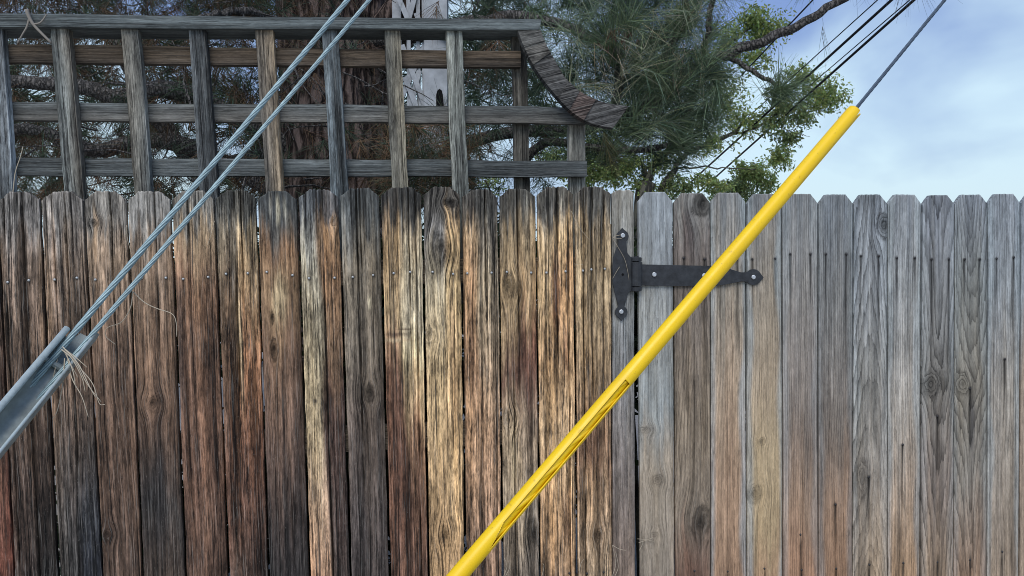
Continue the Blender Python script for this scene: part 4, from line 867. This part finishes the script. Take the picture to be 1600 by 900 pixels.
# added shrubs keep the board gaps dark; only the hinge-side one is seen
def shrub(x, y, h, rx, n, col, label):
    t = empty('shrub', (x, y, 0), label, 'shrub'); mb = MB()
    for k in range(6):
        a = random.uniform(0, 6.28); tube(mb, smoothcurve([(x+.04*math.cos(a), y+.04*math.sin(a), 0), (x+.2*rx*math.cos(a), y+.2*rx*math.sin(a), h*.5), (x+.5*rx*math.cos(a), y+.4*rx*math.sin(a), h*.9)], 4), .012, 5)
    mb.build('stem', GREYBARK, t, True); mb = QB()
    for k in range(10): leafball(mb, (x+random.uniform(-.75, .75)*rx, y+random.uniform(-.18, .18), h*random.uniform(.15, .85)), .30, n//10, col, .06, 1.0)
    mb.build('foliage', LEAF, t)
for k, (x, wd, lb) in enumerate([(-1.3, .5, 'unseen shrub added to darken the gaps of the leftmost fence boards'), (-.45, .5, 'unseen shrub added to darken the gaps midway along the brown fence'), (-.02, .4, 'unseen shrub added to darken the gaps of the boards with the two big knots'), (.48, .5, 'unseen shrub added to darken the gaps of the blond fence boards'), (1.05, .35, 'green shrub glimpsed through the narrow gap beside the hinge')]):
    shrub(x, .62, 1.78, wd, 9000 if k < 4 else 4000, (.03, .05, .022), lb)
shrub(1.9, .75, 1.6, .7, 9000, (.03, .05, .022), 'unseen shrub added to darken the gaps between the gate boards')

backing_foliage = empty('backing_foliage', (1.0, 8.6, 0), 'long dark leaf mass added far behind the fence to keep the board gaps dark', 'backing_foliage')  # added row of foliage that blocks bright sky behind the board gaps
mb = QB()
for k in range(260): leafball(mb, (random.uniform(-8, 11), 8.6+random.gauss(0, .35), random.uniform(.1, 1.95)), .45, 110, (.022, .036, .018), .16, .8)
mb.build('foliage', LEAF, backing_foliage)
mb = MB()
for k in range(24): x = -8+k*.8; tube(mb, smoothcurve([(x, 8.7, 0), (x+.1, 8.7, .8), (x-.1, 8.75, 1.8)], 3), .03, 5)
tag(mb.build('stems', GREYBARK, backing_foliage), kind='stuff')
# white lattice screen and post seen through the trellis
DW = 4.15
ls = empty('lattice_screen', tuple(atD(665, 165, DW)*np.array([1, 1, 0])), 'white weathered lattice screen and post behind the trellis and pine twigs', 'screen')
def wstrip(a, b, w_, D, name='strip', th=.012, mat=WHITEPAINT):
    A, B_ = atD(a[0], a[1], D), atD(b[0], b[1], D); d = (B_-A)/np.linalg.norm(B_-A); s = np.cross(d, FW); s /= np.linalg.norm(s); k = FW*th
    h = s*w_*.5; mb = MB(); box8(mb, [A-h, A+h, B_+h, B_-h, A-h+k, A+h+k, B_+h+k, B_-h+k]); mb.build(name, mat, ls)
wstrip((682, 560), (680, -160), .125, DW-.05, 'post', .10)
for (a, b) in (((628, 70), (668, 175)), ((620, -10), (650, 60)), ((650, 20), (690, 130)), ((632, 120), (656, 180))): wstrip(a, b, .028, DW+.02)
for (a, b) in (((655, 110), (640, 170)), ((668, 60), (628, 150)), ((652, -20), (630, 60)), ((668, 125), (655, 175))): wstrip(a, b, .028, DW+.034)
for x in (640, 655, 664): wstrip((x, 300), (x-3, -140), .022, DW+.05)
wstrip((623, 400), (618, -160), .05, DW+.065, 'frame')
for y in (-60, 250): wstrip((610, y), (690, y), .04, DW+.08, 'frame')
hp_ = [(681.5, 166), (681.5, 148), (683, 142), (686.5, 138.5), (690, 141), (692, 148), (693.5, 166)]
P = [atD(x, y, DW-.053) for x, y in hp_]; mb = MB(); mb.add(P+[p+FW*.002 for p in P], [tuple(range(6, -1, -1)), tuple(range(7, 14))]+[(k, (k+1) % 7, 7+(k+1) % 7, 7+k) for k in range(7)]); mb.build('opening', HOLESHADE, ls)  # solid dark plate painted as the shade inside an arched opening

# ------------------------------------------------------------------ dry stalks, vine tendrils, twigs
PC = (0.46, 0.40, 0.30)
def tendril(name, label, curves, r=.0011, col=PC, cat='stalk', D=None, Y=None, group=None):
    mb = MB(); first = None
    for cv in curves:
        P = []
        for q in cv:
            x, y = q[0], q[1]; P.append(atD(x, y, q[2]) if len(q) > 2 else (atD(x, y, D) if D else atY(x, y, Y)))
        P = smoothcurve(P, 6); m = len(P); k_ = 1.0 if (name != 'dry_twig' or first is None) else .55; tube(mb, P, [r*k_*(1-.45*i/m) for i in range(m)], 5, True, col)
        if first is None: first = P[0]
    o = mb.build(name, STALK, None, True); return tag(o, label, cat, group)
t0 = (205-133)/(577-133); Dw = lambda x: 1.30+.42*(x-133)/444-.006
tendril('vine_tendril', 'pale dry vine tendrils curling from the lower guy wire', [[(207, 455, Dw(205)), (204, 480, Dw(200)), (190, 503, Dw(195)), (168, 512, Dw(190)), (165, 525, Dw(190)), (180, 538, Dw(190))], [(207, 455, Dw(205)), (225, 472, Dw(210)), (245, 482, Dw(215)), (268, 490, Dw(215)), (275, 503, Dw(215)), (276, 526, Dw(215))]], .0010, cat='vine')
tendril('dry_grass_tuft', 'tuft of dry pale grass poking out of the grey metal guard', [[(100, 545, 1.28), (125, 575, 1.26), (145, 600, 1.25), (155, 630, 1.25), (164, 632, 1.25)], [(100, 545, 1.28), (118, 565, 1.26), (135, 598, 1.25), (158, 628, 1.25)], [(104, 550, 1.28), (112, 590, 1.26), (128, 620, 1.25), (138, 652, 1.25)], [(101, 560, 1.28), (98, 600, 1.26), (90, 640, 1.25), (82, 655, 1.25)], [(102, 546, 1.28), (120, 560, 1.26), (136, 574, 1.26)], [(100, 548, 1.28), (112, 572, 1.26), (122, 590, 1.26)], [(90, 560, 1.28), (80, 600, 1.27), (62, 640, 1.26)], [(98, 542, 1.27), (122, 568, 1.25), (140, 604, 1.24), (150, 622, 1.24)], [(103, 552, 1.27), (114, 580, 1.25), (118, 606, 1.25)], [(96, 546, 1.27), (112, 560, 1.25), (128, 590, 1.25), (133, 612, 1.25)]], .00095, cat='grass')
tendril('vine_tendril', 'short pale dry vine hanging on the fence under the thick guy wire', [[(198, 352), (199, 372), (203, 388), (206, 398)]], .0012, cat='vine', Y=-.006)
tendril('pine_needle', 'fallen dry needle caught on a brown board right of the lower wire', [[(335, 345), (331, 362), (324, 384)]], .0012, cat='needle', Y=-.006)
tendril('pine_needle', 'fallen dry needle caught across the boards left of the hinge', [[(893, 330), (903, 352), (921, 375)]], .0009, cat='needle', Y=-.006)
tendril('pine_needle', 'fallen dry needle hanging over the hinge plate from its top bolt', [[(975, 366), (958, 371), (965, 385), (976, 405), (981, 425), (983, 438)], [(958, 371), (968, 373), (977, 370)], [(968, 417), (963, 425), (957, 436)]], .0009, cat='needle', Y=-.0125)
tendril('pine_needle', 'tiny dry needle lying level on a board beside the hinge', [[(897, 412), (904, 414), (911, 413)]], .0009, cat='needle', Y=-.006)
tendril('dry_grass', 'dry grass blades at the foot of the boards below the hinge', [[(957, 900), (962, 880), (957, 852)], [(957, 852), (968, 858), (978, 860)], [(961, 900), (966, 885), (962, 862)]], .0012, cat='grass', Y=-.012)
tendril('dry_grass', 'dry grass blades across the gate gap near the bottom', [[(996, 842), (1008, 843), (1022, 846)], [(998, 848), (1010, 844), (1020, 840)], [(999, 860), (1004, 850), (1003, 842)]], .0009, cat='grass', Y=-.008)
tendril('dry_grass', 'dry grass blades at the bottom beside the yellow guard', [[(787, 900), (792, 885), (788, 872)], [(790, 900), (796, 888), (795, 876)], [(847, 900), (850, 885), (848, 880)], [(905, 893), (908, 880), (912, 874)]], .0010, cat='grass', Y=-.012)
tendril('dry_grass', 'single tall dry blade in front of the trellis at far left', [[(20, 305), (24, 270), (32, 245), (36, 229)]], .0020, cat='grass', Y=.10)
tendril('dry_twig', 'forked pale dead twig lying on the trellis cap at far left', [[(41, 15), (47, 30), (57, 44), (80, 67)], [(52, 38), (62, 36), (68, 30), (73, 22)], [(46, 28), (42, 42), (35, 54), (27, 68)]], .0075, (.24, .22, .19), 'twig', Y=.085)
